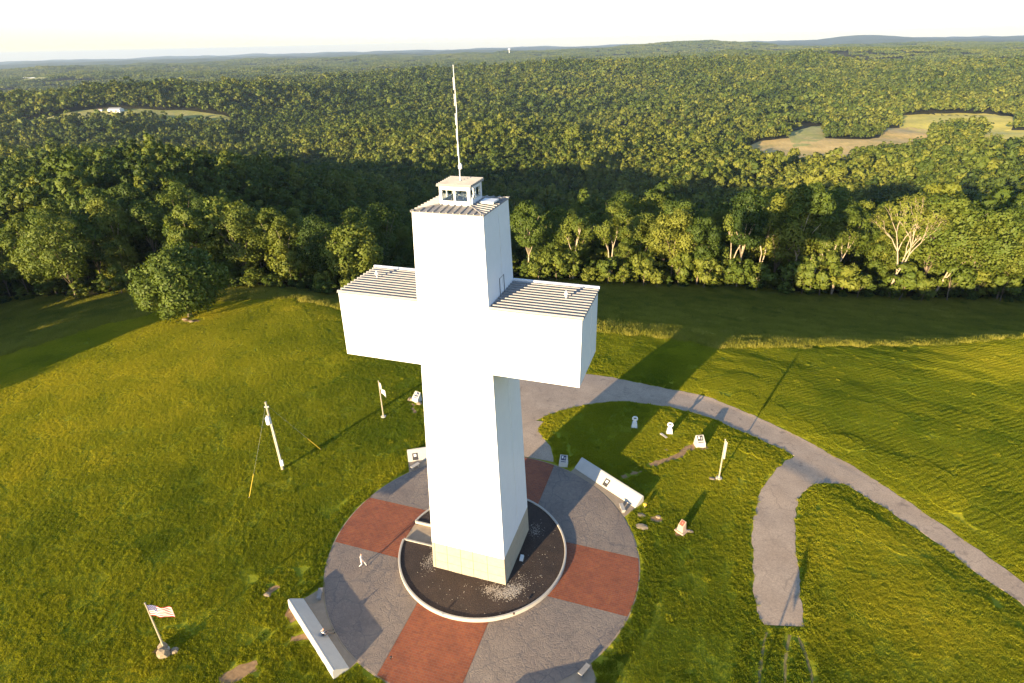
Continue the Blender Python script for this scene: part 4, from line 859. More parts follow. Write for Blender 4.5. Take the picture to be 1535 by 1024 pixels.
def crown_mesh(name, seed, Hh, base, rad, nb, nl, size, squash=1.0, m='leaf'):
    """clumps in an uneven envelope between base and Hh"""
    g = np.random.default_rng(seed); mid = (Hh+base)/2; hz = (Hh-base)/2; bl = []
    while len(bl) < nb:
        p = g.normal(0, 1, 3); p /= np.linalg.norm(p); p *= g.uniform(.45, 1)**.6
        if p[2] < -.75: continue
        w_ = 1-.25*max(0, p[2])-.15*max(0, -p[2]); r_ = g.uniform(.20, .36)*rad*squash
        bl.append((p[0]*(rad-r_*.8)*w_, p[1]*(rad-r_*.8)*w_, mid+p[2]*(hz-r_*.7), r_, g.normal(0, .16)))
    bl = np.array(bl); pr = bl[:, 3]**2; k = g.choice(len(bl), nl, p=pr/pr.sum()); B = bl[k]
    d = g.normal(0, 1, (nl, 3)); d /= np.linalg.norm(d, axis=1, keepdims=True)
    out = (B[:, :3]-[0, 0, mid-.3*hz])/np.array([rad, rad, hz]); d = d+out*.75+[0, 0, .18]; d /= np.linalg.norm(d, axis=1, keepdims=True)
    C = B[:, :3]+d*(B[:, 3]*g.uniform(.72, 1.12, nl)*np.where(g.random(nl) < .08, 1.25, 1))[:, None]*[1, 1, .85]
    return leaf_mesh(name, C, d, size, np.clip(.5+B[:, 4]+g.normal(0, .18, nl), 0, 1), g, m)
def trunk_mesh(name, seed, Hh, base, rad, r0, m='bark', forks=5):
    g = random.Random(seed); mb = MB(); lean = (g.uniform(-.5, .5), g.uniform(-.5, .5))
    top = (lean[0], lean[1], base+.45*(Hh-base)); mb.tube([(0, 0, -.5), (0, 0, .2), (lean[0]*.4, lean[1]*.4, base*.6), top], [r0*1.35, r0, r0*.8, r0*.45], 7)
    for i in range(forks):
        a = 2*math.pi*i/forks+g.uniform(-.5, .5); z0 = base*g.uniform(.75, 1.15); l = rad*g.uniform(.5, .85); z1 = z0+(Hh-z0)*g.uniform(.45, .8)
        p0 = Vector((lean[0]*.4, lean[1]*.4, z0)); p2 = Vector((math.cos(a)*l, math.sin(a)*l, z1)); p1 = (p0+p2)/2+Vector((-math.cos(a)*l*.1, -math.sin(a)*l*.1, (z1-z0)*.05))
        mb.tube([p0, p1, p2], [r0*.5, r0*.33, r0*.12], 5)
    return mb.mesh(name, m, smooth=True)
NEAR = []   # (crown, trunk)
SPEC = [(16, 4.0, 5.4), (19, 5.5, 5.2), (15, 2.6, 6.2), (20, 7.5, 4.4), (17, 3.2, 6.0), (13, 2.0, 5.0), (18, 4.5, 6.6), (16, 6.0, 4.2), (20, 3.5, 7.0)]
for i, (Hh, ba, ra) in enumerate(SPEC):
    NEAR.append((crown_mesh('crown_%d' % i, 100+i, Hh, ba, ra, 44, 6200, .215), trunk_mesh('trunk_%d' % i, 200+i, Hh, ba, ra, .22, 'bark' if i != 3 else 'palebark')))
MID = [crown_mesh('mid_%d' % i, 300+i, Hh, Hh*.12, ra, 24, 1000, .50) for i, (Hh, ba, ra) in enumerate(SPEC[:6])]
LOW = [crown_mesh('low_%d' % i, 400+i, Hh, Hh*.2, ra*1.16, 12, 240, 1.05) for i, (Hh, ba, ra) in enumerate(SPEC[:6])]
FAR = [crown_mesh('far_%d' % i, 500+i, Hh, Hh*.25, ra*1.22, 7, 64, 1.85) for i, (Hh, ba, ra) in enumerate(SPEC[:5])]
def patch_mesh(name, seed, L_=84, n=62):
    g = np.random.default_rng(seed); C = []; D = []; V = []
    for _ in range(n):
        x, y = g.uniform(-L_/2, L_/2, 2); hh = g.uniform(11, 19); rr = g.uniform(4.5, 6.5); k = 13; d = g.normal(0, 1, (k, 3)); d[:, 2] = np.abs(d[:, 2])*.8; d /= np.linalg.norm(d, axis=1, keepdims=True)
        C.append(np.array([x, y, hh-4.5])+d*rr*[1, 1, .85]); D.append(d); V.append(np.full(k, np.clip(g.normal(.5, .22), 0, 1)))
    return leaf_mesh(name, np.concatenate(C), np.concatenate(D), 2.6, np.concatenate(V), g)
PATCH = [patch_mesh('patch_%d' % i, 600+i) for i in range(4)]

# open ground kept free of trees
FIELDS = [('hay_field', 'hay', [((50, 966), (51, 820)), ((79, 1047), (76, 804)), ((144, 1096), (114, 796)), ((236, 1061), (165, 812)), ((259, 1095), (228, 943)), ((314, 1286), (248, 933)), ((360, 1321), (278, 971)), ((387, 1309), (310, 1027))]),
          ('hay_field', 'crop', [((366, 1470), (332, 1296)), ((427, 1513), (360, 1243)), ((490, 1523), (412, 1251)), ((548, 1521), (461, 1253)), ((551, 1411), (504, 1288))]),
          ('crop_field', 'crop', [((436, 1216), (370, 1008)), ((483, 1277), (386, 993)), ((544, 1286), (434, 999)), ((640, 1290), (500, 1000))]),
          ('clearing', 'pasture', [((125, 1127), (125, 999)), ((158, 1201), (148, 1011)), ((202, 1317), (180, 1084))]),
          ('hilltop_pasture', 'pasture', [((-1178, 749), (-1140, 722)), ((-1170, 781), (-1118, 748)), ((-1156, 823), (-1090, 776)), ((-1148, 859), (-1072, 806)), ((-1112, 890), (-1045, 838)), ((-1060, 932), (-1008, 888)), ((-1001, 985), (-956, 930)), ((-943, 1006), (-900, 960))]),
          ('far_pasture', 'pasture', [((-3480, 2420), (-3330, 2200)), ((-3300, 2420), (-3200, 2260))]),
          ('far_pasture', 'pasture', [((-4560, 4000), (-4420, 3850)), ((-4150, 4300), (-4050, 4100)), ((-3900, 4450), (-3880, 4350))]),
          ('far_pasture', 'crop', [((1700, 5400), (1800, 4900)), ((2050, 5450), (2150, 4900)), ((2400, 5200), (2420, 5000))]),
          ('far_pasture', 'pasture', [((1150, 3300), (1200, 3120)), ((1400, 3330), (1420, 3140)), ((1600, 3350), (1580, 3220))]),
          ('far_pasture', 'pasture', [((-1000, 2900), (-1000, 2780)), ((-700, 2960), (-700, 2850)), ((-480, 2960), (-480, 2900))]),
          ('far_pasture', 'pasture', [((60, 2850), (70, 2760)), ((230, 2900), (240, 2800)), ((330, 2880), (330, 2830))])]
OPEN = []
for q, (nm, m_, pr) in enumerate(FIELDS):
    o, pl = strip(nm, pr, m_, .6 if math.hypot(*pr[0][0]) < 2500 else 3.0, 14, 12, 5 if math.hypot(*pr[0][0]) < 2500 else 18, 2.5, 'structure', 90+q); OPEN.append(pl)
def is_open(x, y):
    k = np.zeros(np.shape(x), bool)
    for pl in OPEN:
        a = np.array(pl); bx0, by0 = a.min(0); bx1, by1 = a.max(0); s_ = (x > bx0) & (x < bx1) & (y > by0) & (y < by1)
        if s_.any(): k[s_] |= inpoly(x[s_], y[s_], pl)
    return k
def grid_pts(cell, d0, d1, seed, margin=8, pad=40):
    g = np.random.default_rng(seed); n = int(d1/cell)+2; i, j = np.meshgrid(np.arange(-n, n+1), np.arange(-n, n+1)); x = (i+g.uniform(-.42, .42, i.shape)+.5*(j % 2))*cell+CAM.x; y = (j+g.uniform(-.42, .42, i.shape))*cell*.9+CAM.y
    x, y = x.ravel(), y.ravel(); D = np.hypot(x-CAM.x, y-CAM.y); k = (D >= d0) & (D < d1); x, y = x[k], y[k]
    k = in_view(x, y, margin, pad); x, y = x[k], y[k]; k = ~is_open(x, y); return x[k], y[k], g
TALL = lambda x, y: (.80+.45*sstep(-.4, .5, fbm(x/60, y/60, 3, 77)))*(.82+.18*sstep(-75, -30, x)+.18*sstep(350, 600, np.hypot(x, y))*(1-sstep(-75, -30, x)))
# ---- the wood nearest the knoll
x, y, g = grid_pts(7.6, 60, 430, 1, 14, 60)
wd = np.hypot(x, y)-woodedge(x, y)
k = (wd > 2.5+9*fbm(x/13, y/13, 2, 5)) & (np.hypot(x-63.5, y-126) > 8.5) & (np.abs((x-63.5)*.936-(y-126)*.27) + np.maximum(0, (y-126))*9 > 6.5); x, y, wd = x[k], y[k], wd[k]
D = np.hypot(x-CAM.x, y-CAM.y); order = np.argsort(D+np.where(in_view(x, y, 0, 0), 0, 1e4)+np.where(wd > 60, 300, 0)); NI = 262
ind, rest = order[:NI], order[NI:]
ZONES = [(-62.5, 'at the far left of the wood'), (-52, 'in the wood behind the lone round tree'), (-43, 'between the lone round tree and the left arm'), (-30, 'in the wood behind the left arm'), (-14, 'in the wood behind the upper shaft'), (-4, 'in the wood just above the right arm'),
         (7, 'in the wood past the right arm end'), (16.5, 'in the wood beyond the cross shadow'), (25, 'in the wood left of the bare limbed tree'), (99, 'in the wood right of the bare limbed tree')]
PR = []
for i, (cm, tm) in enumerate(NEAR):
    t = thing('broadleaf_tree', '', 'tree'); c_ = link('crown', cm, t); c_['tint'] = .5; link('trunk', tm, t); PR.append(t)
used = [False]*len(PR)
for j in ind:
    xx, yy = float(x[j]), float(y[j]); v = rnd.randrange(len(PR)); edge = wd[j] < 9
    if used[v]: t = copy_tree(PR[v])
    else: t = PR[v]; used[v] = True
    s_ = float(TALL(np.array([xx]), np.array([yy]))[0])*rnd.uniform(.62, 1.25)*(1.15 if math.degrees(math.atan2(xx, yy)) > 17 else 1.0); t.location = (xx, yy, h1(xx, yy)-.2); t.rotation_euler = (0, 0, rnd.uniform(0, 6.28)); t.scale = (s_*rnd.uniform(.9, 1.12), s_*rnd.uniform(.9, 1.12), s_)
    b_ = math.degrees(math.atan2(xx, yy)); zn = 'right' if b_ > -7 else 'left'; zt_ = [q for a_, q in ZONES if b_ < a_][0]; tn_ = min(1, max(0, rnd.gauss(.46 if zn != 'right' else .62, .20))); hue = 'dark green' if tn_ < .4 else ('mid green' if tn_ < .62 else 'yellow green')
    row = 'front row '+hue+' tree ' if wd[j] < 9 else (hue+' tree of the second rows ' if wd[j] < 26 else 'tall '+hue+' tree deep back ')
    t['label'] = row+zt_; t['group'] = 'trees '+zt_
    for ch in t.children:
        if ch.name.startswith('crown'): ch['tint'] = tn_
for v, t in enumerate(PR):
    if not used[v]:
        for ch in list(t.children): bpy.data.objects.remove(ch)
        bpy.data.objects.remove(t)
def spread(name, x, y, g, protos, label, smin, smax, tmean=.5, sink=.3, rz=True):
    n = len(x); z = H(x, y)-sink; s_ = g.uniform(smin, smax, n)*np.where(g.random(n) < .12, 1.28, 1)*TALL(x, y); tint = np.clip(g.normal(tmean, .19, n)+.34*fbm(x/120, y/120, 3, 55)+.22*fbm(x/520, y/520, 2, 56), 0, 1)
    return scatter(name, np.stack([x, y, z], -1), np.stack([g.normal(0, .03, n), g.normal(0, .03, n), g.uniform(0, 6.28, n) if rz else np.zeros(n)], -1), np.stack([s_*g.uniform(.9, 1.12, n), s_*g.uniform(.9, 1.12, n), s_], -1), g.integers(0, len(protos), n), tint, protos, label)
spread('near_woods', x[rest], y[rest], g, MID, 'dense green woodland on the slopes below the knoll', .85, 1.2)
# trees out of the frame on the sunny side, whose shade reaches the picture
gg = np.random.default_rng(9); i, j = np.meshgrid(np.arange(0, 18), np.arange(0, 20)); xx = (-225+7*(i+gg.uniform(-.4, .4, i.shape))).ravel(); yy = (-85+7*(j+gg.uniform(-.4, .4, i.shape))).ravel(); b_ = np.degrees(np.arctan2(xx-CAM.x, yy-CAM.y))
k = (xx < -112-.2*yy) & ~in_view(xx, yy, 5, 8); spread('side_woods', xx[k], yy[k], gg, MID, 'woodland on the shoulder of the knoll at the left', .85, 1.2)
# brush under and along the near wood
x, y, g = grid_pts(3.6, 60, 330, 6, 10, 40); wd = np.hypot(x, y)-woodedge(x, y); k = (wd > -1.5+2.5*fbm(x/9, y/9, 2, 5)) & (wd < 45); x, y, wd = x[k], y[k], wd[k]; n = len(x); s_ = g.uniform(.14, .42, n)*np.where(wd < 6, .75, 1.1)
scatter('undergrowth', np.stack([x, y, H(x, y)-.5], -1), np.stack([np.zeros(n), np.zeros(n), g.uniform(0, 6.28, n)], -1), np.stack([s_*1.4, s_*1.4, s_], -1), g.integers(0, 6, n), np.clip(g.normal(.45, .17, n), 0, 1), MID, 'brush and young growth under the wood edge')
x, y, g = grid_pts(8.4, 430, 1350, 2, 9, 60); spread('woods', x, y, g, LOW, 'rolling green woodland filling the valley', .62, 1.25, .62)
x, y, g = grid_pts(10.2, 1350, 3300, 3, 6, 60); spread('far_woods', x, y, g, FAR, 'distant green woodland on the hills', .65, 1.35, .62)
x, y, g = grid_pts(84, 3300, 9000, 4, 5, 120); n = len(x)
scatter('woods_towards_the_horizon', np.stack([x, y, H(x, y)-1], -1), np.stack([np.zeros(n), np.zeros(n), g.integers(0, 4, n)*math.pi/2], -1), np.ones((n, 3)), g.integers(0, 4, n), np.clip(g.normal(.60, .12, n)+.25*fbm(x/500, y/500, 2, 8), 0, 1), PATCH, 'hazy woodland fading towards the horizon')

# ---- trees one can single out
def one_tree(name, label, x, y, cm, tm, s_=1, tint=.5, group=None, cat='tree'):
    t = thing(name, label, cat, (x, y, h1(x, y)-.1), group); c_ = link('crown', cm, t); c_['tint'] = tint; link('trunk', tm, t); t.scale = (s_, s_, s_); t.rotation_euler = (0, 0, rnd.uniform(0, 6)); return t
mx, my = -75.6, 39.8
one_tree('maple_tree', 'dense round dark green tree standing alone on the lawn edge at the left', mx, my, crown_mesh('maple_crown', 11, 14.6, -.6, 8.8, 110, 16000, .25, .80), trunk_mesh('maple_trunk', 12, 13, 2.5, 6, .45), 1, .50)
one_tree('broadleaf_tree', 'large spreading pale green tree just behind the round tree at the left', -92, 72, crown_mesh('big_crown', 13, 21, 3, 10.5, 75, 8000, .34, .8), trunk_mesh('big_trunk', 14, 19, 5, 8, .5), 1, .72)
one_tree('broadleaf_tree', 'bushy yellow green tree low at the wood edge left of the cross arm', -76, 74, crown_mesh('bush_crown', 15, 14, .8, 7.5, 45, 4500, .32), trunk_mesh('bush_trunk', 16, 12, 2, 5, .3), 1, .75)
# bare-limbed pale tree: fan of forking limbs with a thin veil of leaves
def fan_tree(seed, Hh, spread_, levels=5, r0=.5, splits=3, lean=(0, 0)):
    g = random.Random(seed); mb = MB(); tips = []
    def grow(p, d, l, r_, lv):
        q = p+d*l; m_ = (p+q)/2+Vector((g.uniform(-1, 1), g.uniform(-1, 1), 0))*l*.06
        mb.tube([p, m_, q], [r_, r_*.86, r_*.70], 7 if lv > 2 else 5, cap=False)
        if lv == 0: tips.append((q, d)); return
        if lv <= 2: tips.append((q, d))
        for i in range(splits if lv > 2 else 2):
            a = g.uniform(0, 6.28) if lv < levels else 6.28*i/splits+g.uniform(-.4, .4); o = d.orthogonal().normalized(); o2 = d.cross(o); sp = spread_*g.uniform(.6, 1.25)
            nd = (d+(o*math.cos(a)+o2*math.sin(a))*sp+Vector((0, 0, .16))).normalized(); grow(q, nd, l*g.uniform(.66, .86), r_*.62, lv-1)
    grow(Vector((0, 0, -.4)), Vector((lean[0], lean[1], 1)).normalized(), Hh*.30, r0, levels); return mb, tips
def veil(name, tips, n, rad, size, seed):
    g = np.random.default_rng(seed); T = np.array([list(t[0]) for t in tips]); k = g.integers(0, len(T), n); d = g.normal(0, 1, (n, 3)); d /= np.linalg.norm(d, axis=1, keepdims=True)
    C = T[k]+d*rad*g.uniform(.2, 1, (n, 1)); cen = T.mean(0); o = C-cen; o /= np.linalg.norm(o, axis=1, keepdims=True); nn = d*.5+o*.8; nn /= np.linalg.norm(nn, axis=1, keepdims=True)
    return leaf_mesh(name, C, nn, size, np.clip(g.normal(.6, .2, n), 0, 1), g)
def fan(label, x, y, seed, Hh, sp, r0, nleaf, tint, splits=3, levels=4, lean=(0, 0), name='bare_limbed_tree', lrad=1.0):
    mb, tips = fan_tree(seed, Hh, sp, levels, r0, splits, lean); t = thing(name, label, 'tree', (x, y, h1(x, y)-.1)); c_ = link('crown', veil('veil', tips, nleaf, lrad, .22, seed), t); c_['tint'] = tint; link('trunk', mb.mesh('limbs', 'palebark', smooth=True), t); return t
fan('tall pale tree at the right with white bare limbs fanned out under a thin crown', 63.5, 126, 21, 24, .44, .36, 4200, .85, 3, 5, (.02, 0), lrad=1.1)
fan('leaning tree with two pale upright limbs left of the big white limbed tree', 49, 121, 22, 19, .33, .34, 1700, .62, 2, 4, (-.08, 0), lrad=1.2)
fan('broken pale trunk with a few bare limbs at the right wood edge', 43, 117.5, 23, 15, .6, .28, 300, .7, 2, 3, (.05, 0), lrad=.8)
fan('pale leaning trunk showing through the leaves right of the white limbed tree', 74, 130, 24, 18, .35, .34, 1500, .72, 2, 4, (.25, 0), lrad=1.2)
fan('slender pale dead tree standing behind the right arm of the cross', -15.5, 106, 25, 17, .22, .30, 380, .8, 2, 3, (.02, 0), lrad=.8)
fan('thin tree with a bare pale stem in the middle of the right wood edge', 23, 118, 26, 20, .30, .30, 1600, .66, 2, 4, (.08, 0), lrad=1.3)
fan('pale two stemmed tree with a fine crown right of the cross arm', -6, 107, 27, 19, .34, .30, 2400, .68, 2, 4, (0, 0), lrad=1.3)
fan('slim bare stem with a leafy top in the shadow gap of the wood edge', 31, 121, 28, 19, .28, .28, 1500, .6, 2, 4, (.03, 0), lrad=1.3)
# saplings and bushes along the foot of the wood
SAP = [crown_mesh('sapling_%d' % i, 700+i, 6.2, .7, 2.5+.3*i, 15, 900, .25) for i in range(3)]; SAPT = [trunk_mesh('sapling_trunk_%d' % i, 720+i, 5, 1.5, 1.6, .10, 'bark', 4) for i in range(3)]
sp0 = []
for i in range(3):
    t = thing('sapling', '', 'bush'); c_ = link('crown', SAP[i], t); c_['tint'] = .7; link('trunk', SAPT[i], t); sp0.append(t)
su = [0]*3; q = 0
gs = random.Random(17); SAPS = []
for b_ in [-64, -60.5, -57, -54.5, -44, -40.5, -37]+[-13, -10.5, -8.6, -6, -3.2, -1, 1.6, 3.4, 6, 9, 12.5, 15, 17.5, 19.5, 21.2, 23, 24.6, 27.8, 29.4, 31, 32.6, 34.2, 36, 38, 40]:
    r_ = float(np.interp(b_, TREE_A, TREE_R))-gs.uniform(-1.5, 2.5); SAPS.append((r_*math.sin(R(b_)), r_*math.cos(R(b_)), gs.uniform(.65, 1.5)*(1.25 if b_ > 17 else 1)))
for x_, y_, s_ in SAPS:
    v = q % 3; q += 1; t = sp0[v] if not su[v] else copy_tree(sp0[v]); su[v] = 1
    t.location = (x_, y_, h1(x_, y_)-.1); t.rotation_euler = (0, 0, rnd.uniform(0, 6)); t.scale = (s_, s_, s_*rnd.uniform(.9, 1.1))
    b_ = math.degrees(math.atan2(x_, y_)); zt_ = [q_ for a_, q_ in ZONES if b_ < a_][0]; t['label'] = 'low bushy young tree at the foot, '+zt_; t['group'] = 'young trees '+zt_
    for ch in t.children:
        if ch.name.startswith('crown'): ch['tint'] = min(1, max(0, rnd.gauss(.68, .12)))

# ---------------------------------------------------------------- grass
ROWDIR = 40
def blades(name, seed, rad, n, hmin, hmax, wid, m, lean=.35, rows=False):
    g = np.random.default_rng(seed); r_ = rad*np.sqrt(g.random(n)); a = g.uniform(0, 6.283, n); x = r_*np.cos(a); y = r_*np.sin(a); b = g.uniform(0, 6.283, n); hh = g.uniform(hmin, hmax, n); hh = hh*(.62+.72*sstep(-.35, .45, fbm(x/.30, y/.30, 2, seed))) if not rows else hh*(.68+.55*(.5+.5*np.sin(y*2*math.pi/.62+.8*fbm(x/2, y/2, 2, seed)))); ww = wid*g.uniform(.6, 1.4, n)
    lx = g.normal(0, lean, n)*hh; ly = g.normal(0, lean, n)*hh; z0 = np.full(n, -.06)
    q = np.stack([np.stack([x-np.cos(b)*ww, y-np.sin(b)*ww, z0], -1), np.stack([x+np.cos(b)*ww, y+np.sin(b)*ww, z0], -1), np.stack([x+lx+np.cos(b)*ww*.45, y+ly+np.sin(b)*ww*.45, hh], -1), np.stack([x+lx-np.cos(b)*ww*.45, y+ly-np.sin(b)*ww*.45, hh], -1)], 1)
    me = bpy.data.meshes.new(name); me.vertices.add(4*n); me.vertices.foreach_set('co', q.astype(np.float32).ravel()); me.loops.add(4*n); me.loops.foreach_set('vertex_index', np.arange(4*n, dtype=np.int32)); me.polygons.add(n); me.polygons.foreach_set('loop_start', np.arange(0, 4*n, 4, dtype=np.int32)); me.update(calc_edges=True)
    lv = np.clip(.5+g.normal(0, .2, n)+.38*fbm(x/.30, y/.30, 2, seed), 0, 1); me.attributes.new('lv', 'FLOAT', 'POINT').data.foreach_set('value', np.repeat(lv, 4).astype(np.float32)); me.materials.append(M[m]); return me
GR = [blades('turf_%d' % i, 800+i, 1.7, 3800, .045, .10, .028, 'grass') for i in range(6)]
GW = [blades('row_%d' % i, 810+i, 1.7, 3800, .05, .12, .028, 'grass', rows=True) for i in range(4)]
GS = [blades('tuft_%d' % i, 820+i, .33, 170, .05, .13, .026, 'grass') for i in range(4)]
NP = [np.array(p) for p in NOGRASS]
def blocked(x, y, d):
    k = np.hypot(x, y) < 15.03+d
    for p in NP:
        bx0, by0 = p.min(0)-d; bx1, by1 = p.max(0)+d; s_ = (x > bx0) & (x < bx1) & (y > by0) & (y < by1)
        if s_.any():
            pp = [tuple(v) for v in p]; k[s_] |= inpoly(x[s_], y[s_], pp) | (polyline_dist(x[s_], y[s_], pp+[pp[0]]) < d)
    return k
def lawn_tint(x, y): return np.clip(.36+.50*fbm(x/21, y/21, 4, 61)+.34*fbm(x/4.5, y/4.5, 3, 62)+.27*(1-sstep(-62, -18, x))+.08*sstep(30, 60, y), 0, 1)
def mown(x, y): return np.hypot(x, y)-brow(x, y) < 1.0
g = np.random.default_rng(33)
c_ = 2.05; i, j = np.meshgrid(np.arange(-70, 75), np.arange(-34, 62)); x = ((i+g.uniform(-.35, .35, i.shape))*c_).ravel(); y = ((j+g.uniform(-.35, .35, i.shape))*c_).ravel()
k = in_view(x, y, 14, 10) & mown(x, y); x, y = x[k], y[k]; k = ~blocked(x, y, 1.55); x, y = x[k], y[k]; n = len(x)
fr = sstep(0, 6, (x-14)*.62+(y-38)*.78) > .5; e = tilt_euler(x, y, np.where(fr, R(ROWDIR)+g.normal(0, .035, n), g.uniform(0, 6.28, n))); gi = np.where(fr, 6+g.integers(0, 4, n), g.integers(0, 6, n)); scatter('mown_grass', np.stack([x, y, H(x, y)], -1), e, np.ones((n, 3))*np.stack([g.uniform(.95, 1.1, n)]*2+[g.uniform(.7, 1.25, n)], -1), gi, np.clip(lawn_tint(x, y)+g.normal(0, .05, n), 0, 1), GR+GW, 'mown green lawn over the top of the knoll')
c_ = .42; i, j = np.meshgrid(np.arange(-120, 170), np.arange(-70, 110)); x = ((i+g.uniform(-.45, .45, i.shape))*c_).ravel(); y = ((j+g.uniform(-.45, .45, i.shape))*c_).ravel()
k = in_view(x, y, 14, 6); x, y = x[k], y[k]; k = blocked(x, y, 1.7) & ~blocked(x, y, .17); x, y = x[k], y[k]; n = len(x)
print('edge tufts', n)
e = tilt_euler(x, y, g.uniform(0, 6.28, n)); scatter('grass_edges', np.stack([x, y, H(x, y)], -1), e, np.ones((n, 3))*g.uniform(.8, 1.25, (n, 1)), g.integers(0, 4, n), np.clip(lawn_tint(x, y)+g.normal(0, .08, n), 0, 1), GS, 'grass growing along the paving and road edges')
# weeds and clover clumps in the lawn
c_ = 1.7; i, j = np.meshgrid(np.arange(-70, 60), np.arange(-30, 50)); x = ((i+g.uniform(-.5, .5, i.shape))*c_).ravel(); y = ((j+g.uniform(-.5, .5, i.shape))*c_).ravel()
k = in_view(x, y, 3, 8) & mown(x, y) & (fbm(x/9, y/9, 3, 71) > .10) & (x > -42) & (g.random(len(x)) < .6); x, y = x[k], y[k]; k = ~blocked(x, y, .4); x, y = x[k], y[k]; n = len(x)
e = tilt_euler(x, y, g.uniform(0, 6.28, n)); scatter('lawn_weeds', np.stack([x, y, H(x, y)], -1), e, np.stack([g.uniform(.6, 1.5, n)]*2+[g.uniform(.9, 1.5, n)], -1), g.integers(0, 4, n), np.clip(g.normal(.36, .22, n), 0, 1), GS, 'clover and weed clumps in the lawn')
# uncut grass past the brow and down to the wood
TG = [blades('uncut_%d' % i, 840+i, 1.5, 560, .22, .55, .028, 'tallgrass', .3) for i in range(4)]
c_ = 1.6; i, j = np.meshgrid(np.arange(-100, 100), np.arange(-20, 120)); x = ((i+g.uniform(-.45, .45, i.shape))*c_).ravel(); y = ((j+g.uniform(-.45, .45, i.shape))*c_).ravel()
s_ = np.hypot(x, y)-brow(x, y); k = in_view(x, y, 3, 8) & (s_ > 1.2) & (np.hypot(x, y) < woodedge(x, y)+4) & (np.hypot(x-mx, y-my) > 3); x, y, s_ = x[k], y[k], s_[k]; n = len(x)
e = tilt_euler(x, y, g.uniform(0, 6.28, n)); sz = np.where(s_ < 9, 1.0, .62)*g.uniform(.75, 1.25, n)
scatter('uncut_grass', np.stack([x, y, H(x, y)], -1), e, np.stack([np.ones(n), np.ones(n), sz], -1), g.integers(0, 4, n), np.clip(g.normal(.5, .15, n)+.25*fbm(x/14, y/14, 2, 19)-.15*(s_ > 9), 0, 1), TG, 'uncut pale grass along the brow and down to the wood')

# ---------------------------------------------------------------- buildings far off
def house(name, label, x, y, rz, w_, d_, h_, roof_h, wm, rm, cat='house', doors=1, group=None):
    z = h1(x, y); t = thing(name, label, cat, (x, y, z), group); ca, sa = math.cos(rz), math.sin(rz); tf = lambda a, b, c: (x+a*ca-b*sa, y+a*sa+b*ca, z+c)
    P = [(-w_/2, -d_/2, -1.5), (w_/2, -d_/2, -1.5), (w_/2, d_/2, -1.5), (-w_/2, d_/2, -1.5), (-w_/2, -d_/2, h_), (w_/2, -d_/2, h_), (w_/2, d_/2, h_), (-w_/2, d_/2, h_), (-w_/2, 0, h_+roof_h*.96), (w_/2, 0, h_+roof_h*.96)]
    MB().add([tf(*p) for p in P], [(3, 2, 1, 0), (0, 1, 5, 4), (2, 3, 7, 6), (1, 2, 6, 9, 5), (3, 0, 4, 8, 7)]).build('wall', wm, t)
    o = .5; k = roof_h/(d_/2); P = []
    for b, c in ((-d_/2-o, h_-o*k), (0, h_+roof_h), (d_/2+o, h_-o*k)):
        for a in (-w_/2-o, w_/2+o): P += [(a, b, c), (a, b, c+.25)]
    MB().add([tf(*p) for p in P], [(1, 3, 7, 5), (5, 7, 11, 9), (0, 4, 6, 2), (4, 8, 10, 6), (0, 2, 3, 1), (8, 9, 11, 10), (0, 1, 5, 4), (4, 5, 9, 8), (2, 6, 7, 3), (6, 10, 11, 7)]).build('roof', rm, t)
    for i in range(doors): MB().add([tf(a, -d_/2-.06, c) for a, c in (((i-.5*(doors-1))*w_/(doors+.5)-w_*.12, 0), ((i-.5*(doors-1))*w_/(doors+.5)+w_*.12, 0), ((i-.5*(doors-1))*w_/(doors+.5)+w_*.12, h_*.7), ((i-.5*(doors-1))*w_/(doors+.5)-w_*.12, h_*.7))], [(0, 1, 2, 3)]).build('door', 'dark', t)
    return t
house('barn', 'long white barn with a grey roof on the hilltop pasture at the left', -1098, 880, .15, 26, 12, 4.5, 2.5, 'barn', 'greyroof', 'barn', 2)
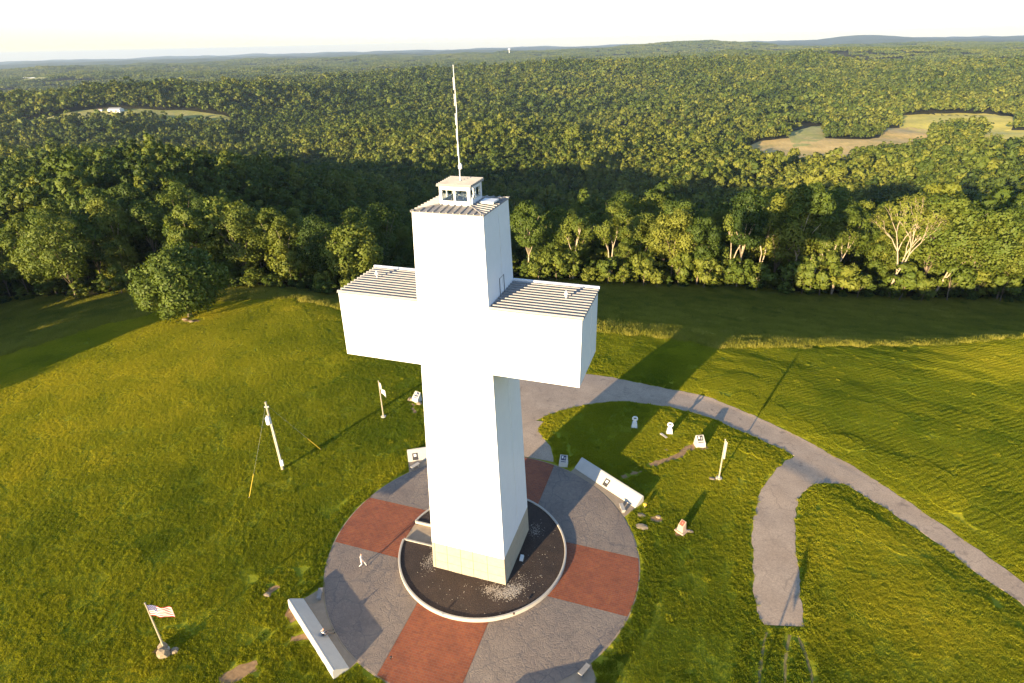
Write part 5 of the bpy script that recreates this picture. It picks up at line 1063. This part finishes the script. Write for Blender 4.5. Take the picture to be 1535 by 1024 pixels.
house('shed', 'tiny pale shed just left of the white barn on the pasture', -1123, 868, .3, 8, 5, 3, 1.2, 'barn', 'brownroof', 'shed')
house('barn', 'low white building among trees near the far left edge', -3385, 2330, .2, 75, 25, 8, 5, 'barn', 'barn', 'barn', 3)
for i, (x_, y_, w_, lab) in enumerate(((-690, 2880, 26, 'white house on the far pasture left of the mast top'), (-860, 2870, 22, 'pale house at the left end of the far pasture behind the mast'), (150, 2840, 30, 'white house on the ridge right of the mast'), (215, 2860, 20, 'small house beside the white house on the ridge'),
        (620, 1950, 22, 'lone white roofed house in the woods at the right'), (905, 2480, 24, 'pale farmhouse in the far right woods'), (1480, 3260, 34, 'white farm building on the far right pasture'), (1400, 3240, 22, 'small pale house beside the far right farm building'), (2200, 5150, 60, 'large white shed in the far right fields'), (2600, 5600, 50, 'pale building at the far right horizon'), (-2050, 3300, 30, 'white house specks in the woods left of the mast'))):
    house('house', lab, x_, y_, .3*i, w_, w_*.5, 5, 3, 'barn', ['greyroof', 'brownroof', 'barn'][i % 3])
wx, wy = -2290, 6800; wz = h1(wx, wy); t = thing('water_tower', 'white water tower standing on the horizon right of the mast', 'water tower', (wx, wy, wz))
MB().lathe((wx, wy, wz), [(5, -2), (4, 20), (5, 34)], 12).build('shaft', 'barn', t); MB().lathe((wx, wy, wz+33), [(5, 0), (14, 7), (16, 14), (12, 21), (3, 25)], 16).build('tank', 'barn', t)

# ---------------------------------------------------------------- the air between
zt_, zb_ = 165, -190; mb = MB().box((0, 0, (zt_+zb_)/2), (56000, 56000, zt_-zb_)); hz = mb.build('haze'); hz['kind'] = 'stuff'; hz.display_type = 'WIRE'
m = bpy.data.materials.new('haze'); m.use_nodes = True; nt = m.node_tree; nt.nodes.clear(); pv = nt.nodes.new('ShaderNodeVolumePrincipled'); ou = nt.nodes.new('ShaderNodeOutputMaterial')
pv.inputs['Color'].default_value = (.66, .80, 1.0, 1); pv.inputs['Density'].default_value = HAZE; pv.inputs['Anisotropy'].default_value = .25
nt.links.new(pv.outputs[0], ou.inputs['Volume']); hz.data.materials.append(m)
